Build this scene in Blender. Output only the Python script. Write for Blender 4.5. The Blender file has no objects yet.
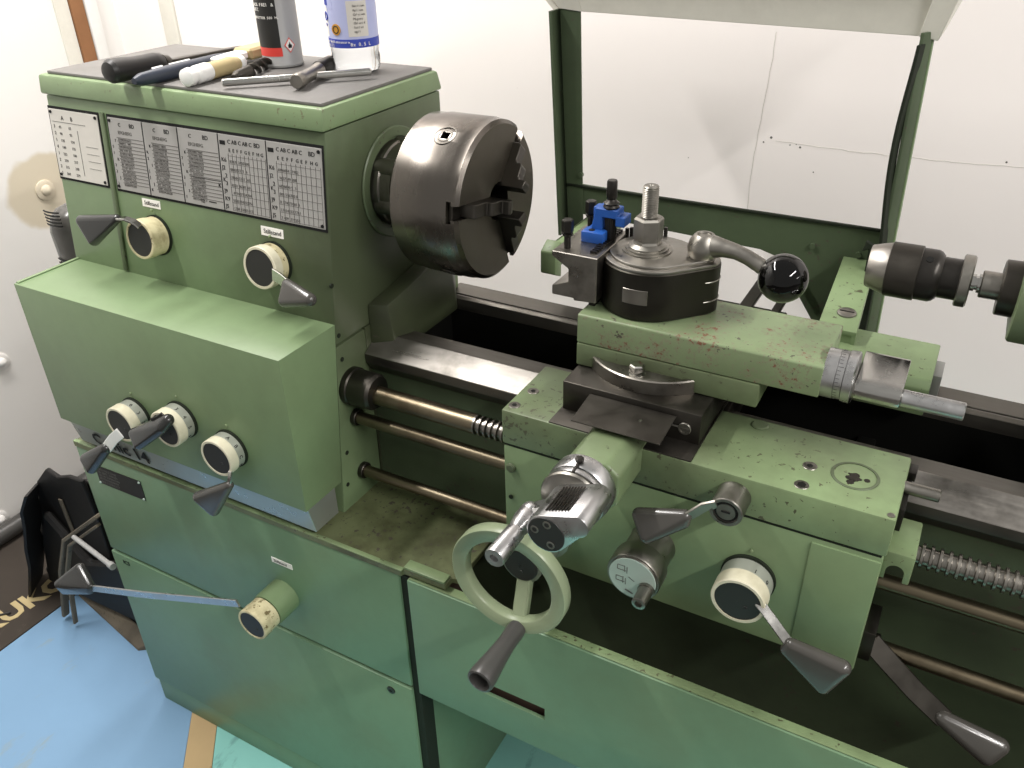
import bpy, bmesh, math, random
from mathutils import Vector as V, Matrix, Quaternion
random.seed(7)
ZO = 1.0516            # height of the spindle axis above the floor; all numbers below are relative to the spindle nose
sc = bpy.context.scene
COL = sc.collection
PI = math.pi

# ------------------------------------------------------------------ materials
def srgb(h):
    h = h.lstrip('#'); c = [int(h[i:i+2], 16)/255 for i in (0, 2, 4)]
    return tuple(((x+.055)/1.055)**2.4 if x > .04045 else x/12.92 for x in c)+(1,)
def newmat(name):
    m = bpy.data.materials.new(name); m.use_nodes = True
    return m, m.node_tree.nodes, m.node_tree.links, m.node_tree.nodes['Principled BSDF']
def noise(N, L, scale, detail=4, rough=.55, vec=None, dim='3D', dist=0):
    n = N.new('ShaderNodeTexNoise'); n.inputs['Scale'].default_value = scale
    n.inputs['Detail'].default_value = detail; n.inputs['Roughness'].default_value = rough
    n.inputs['Distortion'].default_value = dist
    if vec: L.new(vec, n.inputs['Vector'])
    return n
def ramp(N, L, fac, stops):
    r = N.new('ShaderNodeValToRGB'); L.new(fac, r.inputs['Fac'])
    e = r.color_ramp.elements
    while len(e) < len(stops): e.new(.5)
    for i, (p, c) in enumerate(stops):
        e[i].position = p; e[i].color = c if len(c) == 4 else tuple(c)+(1,)
    return r
def mix(N, L, fac, a, b, mode='MIX'):
    m = N.new('ShaderNodeMix'); m.data_type = 'RGBA'; m.blend_type = mode
    for k, s in ((0, fac), (6, a), (7, b)):
        if isinstance(s, (tuple, float, int)): m.inputs[k].default_value = s
        else: L.new(s, m.inputs[k])
    return m.outputs[2]
def pos(N):
    return N.new('ShaderNodeNewGeometry').outputs['Position']
def bump(N, L, B, src, strength=.1, dist=.001):
    b = N.new('ShaderNodeBump'); b.inputs['Strength'].default_value = strength; b.inputs['Distance'].default_value = dist
    L.new(src, b.inputs['Height']); L.new(b.outputs[0], B.inputs['Normal'])
W1, K0 = (1, 1, 1, 1), (0, 0, 0, 1)

def paint(name, col, grime=.3, chips=0., chipcol='#4a463c', rough=.42, rust=0., dirt='#4c4e38', spec=.4, gscale=7, oil_shade=None):
    m, N, L, B = newmat(name); p = pos(N)
    n1 = noise(N, L, gscale, 5, .6, p); n2 = noise(N, L, 55, 4, .7, p)
    c = mix(N, L, n2.outputs[0], srgb(col), tuple(x*.86 for x in srgb(col)[:3])+(1,))
    g = ramp(N, L, n1.outputs[0], [(.46, K0), (.72, (grime,)*3)])
    c = mix(N, L, g.outputs[0], c, srgb(dirt))
    rgh = rough
    if chips:
        n3 = noise(N, L, 120, 3, .62, p, dist=.3); n4 = noise(N, L, 9, 3, .5, p)
        a = N.new('ShaderNodeMath'); a.operation = 'MULTIPLY_ADD'; L.new(n4.outputs[0], a.inputs[0]); a.inputs[1].default_value = .35; L.new(n3.outputs[0], a.inputs[2])
        k = ramp(N, L, a.outputs[0], [(.86-chips, K0), (.875-chips, W1)])
        c = mix(N, L, k.outputs[0], c, srgb(chipcol))
    if rust:
        n5 = noise(N, L, 170, 4, .7, p); n6 = noise(N, L, 22, 2, .5, p)
        a = N.new('ShaderNodeMath'); a.operation = 'MULTIPLY_ADD'; L.new(n6.outputs[0], a.inputs[0]); a.inputs[1].default_value = .5; L.new(n5.outputs[0], a.inputs[2])
        k = ramp(N, L, a.outputs[0], [(.79-rust, K0), (.82-rust, W1)])
        c = mix(N, L, k.outputs[0], c, srgb('#757a60'))
        k2 = ramp(N, L, a.outputs[0], [(.90-rust, K0), (.92-rust, W1)])
        c = mix(N, L, k2.outputs[0], c, srgb('#6e4a38'))
    if oil_shade:
        d = N.new('ShaderNodeVectorMath'); d.operation = 'DISTANCE'; L.new(p, d.inputs[0]); d.inputs[1].default_value = oil_shade[0]
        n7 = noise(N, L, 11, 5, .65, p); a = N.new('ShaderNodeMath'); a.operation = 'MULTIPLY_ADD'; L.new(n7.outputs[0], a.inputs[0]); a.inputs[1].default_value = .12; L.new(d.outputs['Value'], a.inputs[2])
        mr = N.new('ShaderNodeMapRange'); L.new(a.outputs[0], mr.inputs[0]); mr.inputs[1].default_value = oil_shade[1]+.06; mr.inputs[2].default_value = oil_shade[2]+.06; mr.inputs[3].default_value = oil_shade[3]; mr.inputs[4].default_value = 0
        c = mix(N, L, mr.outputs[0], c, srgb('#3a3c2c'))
    L.new(c, B.inputs['Base Color']); B.inputs['Roughness'].default_value = rgh
    B.inputs['Specular IOR Level'].default_value = spec
    bump(N, L, B, n2.outputs[0], .05, .0006)
    return m
def metal(name, col, rough=.35, var=.25, scale=30, stretch=None, metallic=1., dirt=None, dscale=8, lo=.5, hi=.75):
    m, N, L, B = newmat(name); p = pos(N)
    if stretch:
        mp = N.new('ShaderNodeMapping'); mp.inputs['Scale'].default_value = stretch; L.new(p, mp.inputs[0]); q = mp.outputs[0]
    else: q = p
    n = noise(N, L, scale, 5, .65, q)
    c = mix(N, L, n.outputs[0], tuple(x*(1-var) for x in srgb(col)[:3])+(1,), tuple(min(1, x*(1+var)) for x in srgb(col)[:3])+(1,))
    if dirt:
        n2 = noise(N, L, dscale, 5, .7, p); k = ramp(N, L, n2.outputs[0], [(lo, K0), (hi, W1)])
        c = mix(N, L, k.outputs[0], c, srgb(dirt))
    L.new(c, B.inputs['Base Color']); B.inputs['Metallic'].default_value = metallic
    r = ramp(N, L, n.outputs[0], [(.3, (max(.04, rough-.1),)*3), (.7, (rough+.12,)*3)])
    L.new(r.outputs[0], B.inputs['Roughness'])
    bump(N, L, B, n.outputs[0], .06, .0004)
    return m
def plain(name, col, rough=.5, spec=.5, coat=0, metallic=0, vary=.12, scale=40):
    m, N, L, B = newmat(name); n = noise(N, L, scale, 3, .6, pos(N))
    c = mix(N, L, n.outputs[0], srgb(col), tuple(x*(1-vary) for x in srgb(col)[:3])+(1,))
    L.new(c, B.inputs['Base Color']); B.inputs['Roughness'].default_value = rough
    B.inputs['Specular IOR Level'].default_value = spec; B.inputs['Coat Weight'].default_value = coat; B.inputs['Metallic'].default_value = metallic
    return m

M = {}
M['green'] = paint('green_paint', '#758a65', .2, 0)
M['green_head'] = paint('green_paint_headstock', '#758a65', .2, 0, oil_shade=((.10, -.02, ZO-.09), .17, .36, .8))  # oily grime plus the chuck's shade, painted as darker colour around the spindle
M['green_cab'] = paint('green_paint_cabinet', '#6b896b', .25, .0, dirt='#63603f')
M['green_chip'] = paint('green_paint_chipped', '#7d9169', .6, .035, chipcol='#4d4f39', oil_shade=((.40, -.10, ZO-.17), .06, .22, .75))
M['green_rust'] = paint('green_paint_rusty', '#7d8e6a', .35, .02, rust=.0001)
M['green_dirty'] = paint('green_paint_oily', '#5f6c50', .8, .02, dirt='#34352a')
M['green_dark'] = paint('green_paint_dark', '#4b5841', .5, .01, dirt='#30362a')
M['green_cap'] = paint('green_paint_cap', '#7b8f69', .2, .012, chipcol='#6a6c52')
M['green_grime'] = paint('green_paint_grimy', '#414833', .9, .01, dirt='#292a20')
M['green_tray'] = paint('green_paint_tray', '#69704f', .95, .06, dirt='#33301f', gscale=10)
M['green_wheel'] = paint('green_handwheel', '#8c987a', .25, 0, rough=.32)
M['steel'] = metal('worn_steel', '#8d8982', .33, .2, 26, dirt='#4c4740', dscale=12, lo=.5, hi=.8)
M['steel_chuck'] = metal('chuck_steel', '#6e6963', .24, .14, 9, (1, .3, .3), dirt='#4a463f', dscale=14, lo=.52, hi=.8)
M['steel_face'] = metal('chuck_face_steel', '#5c584f', .42, .15, 20)
M['steel_dark'] = metal('dark_oily_steel', '#4b4843', .4, .2, 25)
M['steel_way'] = metal('ground_way_steel', '#94908a', .36, .2, 12, (1, 6, 6), dirt='#55524c', dscale=9, lo=.5, hi=.75)
M['steel_wdk'] = metal('dull_shaded_way_steel', '#67645e', .45, .2, 12, (1, 6, 6))
M['post_steel'] = metal('tool_post_steel', '#3b3934', .4, .2, 25)
M['black_steel'] = metal('blackened_steel', '#34322f', .38, .2, 40, metallic=.8)
M['satin'] = metal('satin_steel', '#8f8c85', .36, .12, 60)
M['chrome'] = metal('polished_chrome', '#b9b8b4', .2, .05, 30)
M['alu'] = metal('machined_aluminium', '#bdbdbd', .3, .1, 50)
M['brass'] = metal('oily_steel_rod', '#746b59', .36, .2, 15, (.4, 3, 3), dirt='#4d4233', dscale=9)
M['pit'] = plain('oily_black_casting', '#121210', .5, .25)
M['pan'] = plain('oily_chip_pan', '#5c4c42', .75, .2, vary=.5, scale=9)
M['seam'] = plain('dark_seam', '#20261c', .7, .2)
M['cream'] = paint('cream_plastic', '#d6d1b9', .35, .0, chipcol='#8f8663', rough=.4, dirt='#8a7d55', gscale=30)
M['cream_dirty'] = paint('cream_plastic_dirty', '#cfc6a0', .8, .05, chipcol='#6d6140', rough=.5, dirt='#6d5f3c', gscale=35)
M['band'] = plain('silver_number_band', '#a9aca2', .38, .5, metallic=.4)
M['face'] = plain('black_dial_face', '#232321', .5, .4)
M['grip'] = plain('charcoal_lever_grip', '#2a2a29', .24, .5, .1)
M['grip2'] = plain('grey_lever_grip', '#45433f', .26, .5, .1)
M['handle'] = plain('dark_grey_handle', '#454442', .33, .5)
M['ball'] = plain('glossy_black_ball', '#040404', .05, .38, 0)
M['rubber'] = paint('grey_rubber_mat', '#6d6b68', .35, 0, rough=.55, dirt='#504b45', gscale=16)
M['blue'] = plain('blue_paint', '#1f4f9a', .4, .4)
M['plate'] = metal('engraved_plate', '#a3a19e', .5, .1, 25, metallic=.25)
M['plate_l'] = plain('pale_plate', '#d2cec6', .45, .4)
M['ink'] = plain('black_print', '#1c1c1c', .7, .2)
M['inkgrey'] = plain('grey_print', '#6a6865', .7, .2)
M['label'] = plain('white_label', '#f0eee8', .5, .3)
M['strip'] = metal('silver_strip', '#a7aca6', .35, .08, 30, metallic=.7)
M['palegreen'] = plain('pale_dial_disc', '#a9bab0', .35, .5)
M['white'] = plain('translucent_white_cap', '#eeeeea', .35, .5)
M['blackplast'] = plain('black_plastic', '#1d1c1a', .42, .45)
M['navy'] = plain('navy_plastic', '#28303e', .4, .5)
M['tan'] = plain('pale_wood_handle', '#b7a67c', .55, .3)
M['creamsheet'] = paint('cream_sheet_metal', '#e2dfd4', .2, 0, rough=.5, dirt='#8d8979')
M['graymetal'] = plain('grey_painted_metal', '#9b9b99', .45, .5)
M['wood'] = plain('brown_wood', '#9a6e4c', .7, .2, vary=.3, scale=20)
M['red'] = plain('red_print', '#d8433a', .5, .4)
M['amber'] = plain('gold_seal', '#c08a2c', .5, .4)
M['bluelab'] = plain('blue_print', '#3748a8', .45, .4)
M['lablight'] = plain('pale_blue_print', '#b4bae0', .45, .4)
M['wheelhub'] = metal('green_grey_hub', '#788071', .35, .1, 40, metallic=.3)
M['dust'] = paint('dusty_sheet', '#6b6355', .8, .05, rough=.8, dirt='#3c372f')
M['bagblack'] = plain('black_sheeting', '#1f1e1d', .6, .35, vary=.4)

def glass(name, col=(1, 1, 1, 1), rough=.02, ior=1.33):
    m, N, L, B = newmat(name); B.inputs['Base Color'].default_value = col; B.inputs['Roughness'].default_value = rough
    B.inputs['Transmission Weight'].default_value = 1; B.inputs['IOR'].default_value = ior
    n = noise(N, L, 60, 2, .5, pos(N)); bump(N, L, B, n.outputs[0], .05, .001)
    return m
M['pet'] = glass('clear_plastic', (.96, .97, .98, 1), .04, 1.25)
M['water'] = glass('water', (.95, .97, .98, 1), 0, 1.33)

def stained_wall(name, base, centre=None, rad=.1):
    m, N, L, B = newmat(name); p = pos(N)
    n = noise(N, L, 2.2, 4, .5, p); c = mix(N, L, n.outputs[0], srgb(base), tuple(x*.93 for x in srgb(base)[:3])+(1,))
    sp = noise(N, L, 60, 2, .5, p); k = ramp(N, L, sp.outputs[0], [(.76, K0), (.79, (.35,)*3)])
    c = mix(N, L, k.outputs[0], c, srgb('#a8a49a'))
    if centre:
        d = N.new('ShaderNodeVectorMath'); d.operation = 'DISTANCE'; L.new(p, d.inputs[0]); d.inputs[1].default_value = centre
        n2 = noise(N, L, 9, 3, .5, p); a = N.new('ShaderNodeMath'); a.operation = 'MULTIPLY_ADD'
        L.new(n2.outputs[0], a.inputs[0]); a.inputs[1].default_value = rad*.9; L.new(d.outputs['Value'], a.inputs[2])
        k = ramp(N, L, a.outputs[0], [(rad*1.45, W1), (rad*1.6, K0)])
        c = mix(N, L, k.outputs[0], c, srgb('#cfc5b0'))
    L.new(c, B.inputs['Base Color']); B.inputs['Roughness'].default_value = .45; B.inputs['Specular IOR Level'].default_value = .35
    return m

# ------------------------------------------------------------------ mesh helpers
class MB:
    def __init__(s): s.bm = bmesh.new()
    def _bev(s, geom_faces, b, seg=2, ang=.5):
        if b <= 0: return
        ed = {e for f in geom_faces for e in f.edges if len(e.link_faces) == 2 and e.calc_face_angle(0) > ang}
        if ed: bmesh.ops.bevel(s.bm, geom=list(ed), offset=b, segments=seg, affect='EDGES', profile=.5, clamp_overlap=True)
    def hexa(s, p, b=0, seg=2):
        """p: 8 points, bottom ring then top ring"""
        v = [s.bm.verts.new(q) for q in p]
        fs = [s.bm.faces.new([v[i] for i in f]) for f in ((3, 2, 1, 0), (4, 5, 6, 7), (0, 1, 5, 4), (1, 2, 6, 5), (2, 3, 7, 6), (3, 0, 4, 7))]
        bmesh.ops.recalc_face_normals(s.bm, faces=fs); s._bev(fs, b, seg); return s
    def box(s, x0, x1, y0, y1, z0, z1, b=0, seg=2):
        return s.hexa([(x0, y0, z0), (x1, y0, z0), (x1, y1, z0), (x0, y1, z0), (x0, y0, z1), (x1, y0, z1), (x1, y1, z1), (x0, y1, z1)], b, seg)
    def prism(s, pts, f, a0, a1, b=0, seg=2, ang=.5):
        """pts: 2d outline, f(u, v, a) -> 3d point"""
        A = [s.bm.verts.new(f(u, v, a0)) for u, v in pts]; Bv = [s.bm.verts.new(f(u, v, a1)) for u, v in pts]
        n = len(pts); fs = [s.bm.faces.new(A[::-1]), s.bm.faces.new(Bv)]
        for i in range(n): fs.append(s.bm.faces.new([A[i], A[(i+1) % n], Bv[(i+1) % n], Bv[i]]))
        bmesh.ops.recalc_face_normals(s.bm, faces=fs); s._bev(fs, b, seg, ang); return s
    def lathe(s, prof, o, ax, seg=48, cap=True):
        """prof: [(distance along axis, radius)]"""
        o = V(o); ax = V(ax).normalized(); t = V((0, 0, 1)) if abs(ax.z) < .9 else V((1, 0, 0))
        u = ax.cross(t).normalized(); w = ax.cross(u)
        rings = [[s.bm.verts.new(o+ax*d+(u*math.cos(2*PI*k/seg)+w*math.sin(2*PI*k/seg))*r) for k in range(seg)] for d, r in prof]
        fs = []
        for a, b in zip(rings, rings[1:]):
            for k in range(seg): fs.append(s.bm.faces.new([a[k], a[(k+1) % seg], b[(k+1) % seg], b[k]]))
        if cap: fs.append(s.bm.faces.new(rings[0][::-1])); fs.append(s.bm.faces.new(rings[-1]))
        bmesh.ops.recalc_face_normals(s.bm, faces=fs); return s
    def cyl(s, p0, p1, r, r1=None, seg=32, b=0):
        p0, p1 = V(p0), V(p1); L = (p1-p0).length; r1 = r if r1 is None else r1
        pr = [(0, r), (L, r1)] if b <= 0 else [(0, r-b), (b, r), (L-b, r1), (L, r1-b)]
        return s.lathe(pr, p0, p1-p0, seg)
    def ring(s, o, ax, ro, ri, h, b=.001, seg=48):
        pr = [(0, ri), (0, ro-b), (b, ro), (h-b, ro), (h, ro-b), (h, ri), (0, ri)]
        s.lathe(pr, o, ax, seg, cap=False); bmesh.ops.remove_doubles(s.bm, verts=s.bm.verts, dist=1e-6); return s
    def sphere(s, c, r, seg=24, sc_=(1, 1, 1)):
        bmesh.ops.create_uvsphere(s.bm, u_segments=seg, v_segments=seg//2+2, radius=r, matrix=Matrix.Translation(c) @ Matrix.Diagonal((*sc_, 1))); return s
    def hull(s, balls, sub=2):
        t = bmesh.new()
        for c, r in balls: bmesh.ops.create_icosphere(t, subdivisions=sub, radius=r, matrix=Matrix.Translation(c))
        r_ = bmesh.ops.convex_hull(t, input=t.verts)
        bmesh.ops.delete(t, geom=list({g for g in r_['geom_interior'] if isinstance(g, bmesh.types.BMVert)}), context='VERTS')
        me = bpy.data.meshes.new('tmp'); t.to_mesh(me); s.bm.from_mesh(me); bpy.data.meshes.remove(me); t.free(); return s
    def tube(s, path, r, seg=12, rr=None):
        path = [V(p) for p in path]; rings = []; up = None
        for i, p in enumerate(path):
            d = (path[min(i+1, len(path)-1)]-path[max(i-1, 0)]).normalized()
            if up is None: up = d.cross(V((0, 0, 1)) if abs(d.z) < .9 else V((1, 0, 0))).normalized()
            up = (up-d*up.dot(d)).normalized(); w = d.cross(up); q = rr[i] if rr else r
            rings.append([s.bm.verts.new(p+(up*math.cos(2*PI*k/seg)+w*math.sin(2*PI*k/seg))*q) for k in range(seg)])
        fs = [s.bm.faces.new([a[k], a[(k+1) % seg], b[(k+1) % seg], b[k]]) for a, b in zip(rings, rings[1:]) for k in range(seg)]
        fs += [s.bm.faces.new(rings[0][::-1]), s.bm.faces.new(rings[-1])]
        bmesh.ops.recalc_face_normals(s.bm, faces=fs); return s
    def bar(s, path, w, t, side):
        """flat strip along a path: width w along 'side', thickness t"""
        path = [V(p) for p in path]; side = V(side).normalized(); rings = []
        for i, p in enumerate(path):
            d = (path[min(i+1, len(path)-1)]-path[max(i-1, 0)]).normalized()
            sd = (side-d*side.dot(d)).normalized(); n = d.cross(sd)
            rings.append([s.bm.verts.new(p+sd*a*w/2+n*b*t/2) for a, b in ((-1, -1), (1, -1), (1, 1), (-1, 1))])
        fs = [s.bm.faces.new([a[k], a[(k+1) % 4], b[(k+1) % 4], b[k]]) for a, b in zip(rings, rings[1:]) for k in range(4)]
        fs += [s.bm.faces.new(rings[0][::-1]), s.bm.faces.new(rings[-1])]
        bmesh.ops.recalc_face_normals(s.bm, faces=fs); s._bev(fs, t*.2, 1, .8); return s
    def hexnut(s, c, ax, r, h, b=.001):
        s.lathe([(0, r-b), (b, r), (h-b, r), (h, r-b)], c, ax, 6); return s
    def build(s, name, mat, parent=None, sharp=32):
        bm = s.bm; bmesh.ops.remove_doubles(bm, verts=bm.verts, dist=1e-7)
        off = worldloc(parent)
        for v in bm.verts: v.co -= off
        for f in bm.faces: f.smooth = True
        for e in bm.edges: e.smooth = not (len(e.link_faces) == 2 and e.calc_face_angle(0) > math.radians(sharp))
        me = bpy.data.meshes.new(name); bm.to_mesh(me); bm.free()
        o = bpy.data.objects.new(name, me); COL.objects.link(o); me.materials.append(M[mat] if isinstance(mat, str) else mat)
        if parent: o.parent = parent
        return o
    def thing(s, name, mat, label, cat, group=None):
        """a thing that is one mesh, origin at the bottom centre"""
        vs = [v.co for v in s.bm.verts]; c = V(((min(v.x for v in vs)+max(v.x for v in vs))/2, (min(v.y for v in vs)+max(v.y for v in vs))/2, min(v.z for v in vs)))
        for v in s.bm.verts: v.co -= c
        o = s.build(name, mat); o.location = c; o['label'] = label; o['category'] = cat
        if group: o['group'] = group
        return o
    def struct(s, name, mat):
        o = s.build(name, mat); o['kind'] = 'structure'; return o
def worldloc(p):
    r = V((0, 0, 0))
    while p is not None: r += p.location; p = p.parent
    return r
def root(name, label, cat, loc, group=None):
    o = bpy.data.objects.new(name, None); COL.objects.link(o); o.location = loc; o.empty_display_size = .05
    o['label'] = label; o['category'] = cat
    if group: o['group'] = group
    return o
def boolean(o, cutters, op='DIFFERENCE'):
    for c in cutters:
        md = o.modifiers.new('b', 'BOOLEAN'); md.operation = op; md.object = c; md.solver = 'EXACT'
    dg = bpy.context.evaluated_depsgraph_get(); me = bpy.data.meshes.new_from_object(o.evaluated_get(dg))
    o.modifiers.clear(); old = o.data; o.data = me; me.name = o.name
    for c in cutters: m_ = c.data; bpy.data.objects.remove(c); bpy.data.meshes.remove(m_)
    bm = bmesh.new(); bm.from_mesh(me)
    for f in bm.faces: f.smooth = True
    for e in bm.edges: e.smooth = not (len(e.link_faces) == 2 and e.calc_face_angle(0) > math.radians(32))
    bm.to_mesh(me); bm.free()
def text_into(bm, s, size, o, ux, uy, lift=.0004, bold=0):
    """lettering as real thin geometry; o = lower-left corner, ux/uy = reading and up directions"""
    cu = bpy.data.curves.new('t', 'FONT'); cu.body = s; cu.size = size; cu.extrude = lift/2; cu.offset = size*bold; cu.resolution_u = 2
    ob = bpy.data.objects.new('t', cu); COL.objects.link(ob)
    dg = bpy.context.evaluated_depsgraph_get(); me = bpy.data.meshes.new_from_object(ob.evaluated_get(dg))
    ux, uy = V(ux).normalized(), V(uy).normalized(); n = ux.cross(uy)
    mt = Matrix((ux, uy, n)).transposed().to_4x4(); mt.translation = V(o)+n*lift/2
    me.transform(mt); bm.from_mesh(me); bpy.data.meshes.remove(me); bpy.data.objects.remove(ob); bpy.data.curves.remove(cu)

# the headstock front leans back a little: y = SA + SB*z
SA, SB = -.1368, .123
def sy(z, off=0): return SA+SB*z-off
NS = V((0, -1, SB)).normalized(); US = V((0, SB, 1)).normalized()
XA, YA, ZA = V((1, 0, 0)), V((0, 1, 0)), V((0, 0, 1))
XL, FL = -.5025, -1.0516     # left end of the headstock, floor

# ================================================================== LATHE
lathe = root('lathe', 'large green lathe with lever-covered headstock and long bed, on the workshop floor', 'lathe', (0, -.05, FL))
# headstock casting
m = MB()
m.hexa([(XL, sy(-.1721), -.1721), (0, sy(-.1721), -.1721), (0, .12, -.1721), (XL, .12, -.1721), (XL, sy(.094), .094), (0, sy(.094), .094), (0, .12, .094), (XL, .12, .094)], .003)
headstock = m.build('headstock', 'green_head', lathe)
m = MB(); m.box(XL+.004, -.004, sy(.09)+.003, .117, .09, .098); m.build('neck_seam', 'green_dirty', headstock)
m = MB(); m.hexa([(XL-.0, -.1335, .0955), (.005, -.1335, .0955), (.005, .12, .0955), (XL, .12, .0955), (XL, -.129, .1215), (.003, -.129, .1215), (.003, .113, .1215), (XL, .113, .1215)], .004)
cap = m.build('top_cover', 'green_cap', lathe)
m = MB(); m.box(XL+.012, -.003, -.1215, .109, .1212, .1258, .0015); m.build('rubber_mat', 'rubber', cap)
# seam rib on the front
m = MB(); m.hexa([(-.3905, sy(-.14, .0035), -.14), (-.3825, sy(-.14, .0035), -.14), (-.3825, sy(-.14), -.14), (-.3905, sy(-.14), -.14), (-.3905, sy(.08, .0035), .08), (-.3825, sy(.08, .0035), .08), (-.3825, sy(.08), .08), (-.3905, sy(.08), .08)], .001)
m.build('front_joint', 'green_dirty', headstock)
# speed and feed plates
def on_s(x, z, off): return (x, sy(z, off), z)
def plate(name, x0, x1, z0, z1, mat):
    m = MB(); m.hexa([on_s(x0-.003, z0-.004, -.001), on_s(x1+.003, z0-.004, -.001), on_s(x1+.003, z0-.004, -.002), on_s(x0-.003, z0-.004, -.002), on_s(x0-.003, z1+.004, .0006), on_s(x1+.003, z1+.004, .0006), on_s(x1+.003, z1+.004, -.002), on_s(x0-.003, z1+.004, -.002)])
    m = MB(); p = []
    for z in (z0-.0035, z1+.0035): p += [on_s(x0-.0025, z, .0008), on_s(x1+.0025, z, .0008), on_s(x1+.0025, z, -.001), on_s(x0-.0025, z, -.001)]
    m.hexa(p); b = m.build(name, 'ink', headstock)
    m = MB(); p = []
    for z in (z0, z1): p += [on_s(x0, z, .0018), on_s(x1, z, .0018), on_s(x1, z, 0), on_s(x0, z, 0)]
    m.hexa(p, .0003, 1); m.build('plate_sheet', mat, b) if False else setattr(m, 'x', 0)
    return b, m
def textS(bm, s, size, x, z, off=.0019): text_into(bm, s, size, on_s(x, z, off), XA, US, .0003)
def lineS(m, x0, x1, z0, z1, off=.0019):
    p = []
    for z in (z0, z1): p += [on_s(x0, z, off+.0003), on_s(x1, z, off+.0003), on_s(x1, z, off-.0002), on_s(x0, z, off-.0002)]
    m.hexa(p)
def rect_plate(name, x0, x1, z0, z1, mat):
    m = MB(); p = []
    for z in (z0-.0035, z1+.0035): p += [on_s(x0-.0025, z, .0008), on_s(x1+.0025, z, .0008), on_s(x1+.0025, z, -.001), on_s(x0-.0025, z, -.001)]
    m.hexa(p); b = m.build(name, 'ink', lathe)
    m = MB(); p = []
    for z in (z0, z1): p += [on_s(x0, z, .0018), on_s(x1, z, .0018), on_s(x1, z, 0), on_s(x0, z, 0)]
    m.hexa(p, .0003, 1); m.build('printed_sheet', mat, b)
    for x in (x0+.004, x1-.004):
        for z in (z0+.004, z1-.004): m = MB(); m.cyl(on_s(x, z, .001), on_s(x, z, .003), .0022, seg=10); m.build('rivet', 'ink', b)
    return b
p1 = rect_plate('speed_plate', XL+.003, -.3975, -.0195, .0755, 'plate_l')
m, g = MB(), MB()
for s, x, z in (('A', -.475, .062), ('B', -.455, .062)): textS(m.bm, s, .008, x, z)
for i in range(8):
    z = .050-i*.0093
    textS(m.bm, str((3, 2, 1, 4, 1, 2, 3, 1)[i]), .0065, -.494, z)
    for x, s in ((-.483, '%d' % (45*(i+1))), (-.462, '%d' % (31*(i+2)))): textS(g.bm, s, .0055, x, z)
lineS(g, -.495, -.425, .0585, .0590)
for z in (.03, .02, .01, 0): lineS(g, -.43, -.405, z, z+.0004)
lineS(g, -.444, -.4435, -.012, .05)
m.build('printed_characters', 'ink', p1); g.build('printed_table', 'inkgrey', p1)
p2 = rect_plate('feed_plate', -.3765, -.0055, -.0205, .0755, 'plate')
m, g = MB(), MB()
px = [-.3765, -.3095, -.244, -.172, -.092, -.0055]
for x in px[1:-1]: lineS(m, x-.0006, x+.0006, -.0205, .0755)
for i in range(5):
    a, b = px[i], px[i+1]; w = b-a
    if i >= 3:
        textS(m.bm, 'C AB C AB C', .0072, a+.016, .065); textS(m.bm, 'BD', .0078, b-.02, .065)
        for k, s in enumerate('EEFFGEFHG'): textS(m.bm, s, .0062, a+.017+k*(w-.02)/9, .055)
        for k, s in enumerate(('K6', 'J2', '2', '3', 'J9', 'K9', 'J5')): textS(m.bm, s, .0075, a+(.003 if len(s) == 2 else .007), .042-k*.0098)
        textS(m.bm, 'K', .007, a+.003, .017)
        lineS(m, a+.003, a+.012, .063, .068)
        for k in range(10): lineS(g, a+.0155+k*(w-.018)/9, a+.0157+k*(w-.018)/9, -.019, .053)
        for k in range(8): lineS(g, a+.015, b-.002, .050-k*.0098, .0503-k*.0098)
        for k in range(7):
            textS(g.bm, ''.join(random.choice('0123456789 ') for _ in range(13)), .0052, a+.017, .0415-k*.0098)
    else:
        textS(m.bm, 'C', .007, a+.02, .065); textS(m.bm, 'BD', .0078, a+w*.62, .065)
        textS(g.bm, 'EFGHEFG', .0065, a+.018, .055)
        for k in range(8): textS(m.bm, random.choice(('2', '5', '7', '1', '3', 'K', 'J')), .0055, a+(.003 if k % 3 else .009), .044-k*.0083)
        for k in range(14): lineS(g, a+.014, b-.002, .05-k*.0047, .0507-k*.0047)
        for k in range(14): textS(g.bm, ''.join(random.choice('0123456789 ') for _ in range(12)), .0044, a+.016, .0465-k*.0047)
textS(m.bm, 'K', .008, px[3]-.007, .008)
lineS(m, px[2]+.014, px[3]-.002, .0155, .016)
textS(m.bm, '12', .007, px[2]+.03, -.0165); lineS(m, px[2]+.045, px[2]+.058, -.014, -.0128)
m.build('printed_characters', 'ink', p2); g.build('printed_table', 'inkgrey', p2)

def sticker(name, x, z, w, h, txt, surf='s', y=0, rot=0):
    m = MB(); p = []
    if surf == 's':
        for zz in (z, z+h): p += [on_s(x, zz, .0009), on_s(x+w, zz, .0009), on_s(x+w, zz, -.0003), on_s(x, zz, -.0003)]
        m.hexa(p); o = m.build(name, 'label', lathe); t = MB(); text_into(t.bm, txt, h*.72, on_s(x+w*.12, z+h*.28, .0011), XA, US, .0002)
    else:
        m.box(x, x+w, y-.0009, y+.0003, z, z+h); o = m.build(name, 'label', lathe); t = MB(); text_into(t.bm, txt, h*.72, (x+w*.12, y-.0011, z+h*.28), XA, ZA, .0002)
    t.build('printed_word', 'ink', o); return o
sticker('word_label', -.331, -.0385, .035, .011, 'Stillstand')
sticker('word_label', -.1125, -.0435, .037, .0115, 'Stillstand')
sticker('word_label', -.099, -.5105, .039, .0095, 'Stillstand', 'y', -.2487)

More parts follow.
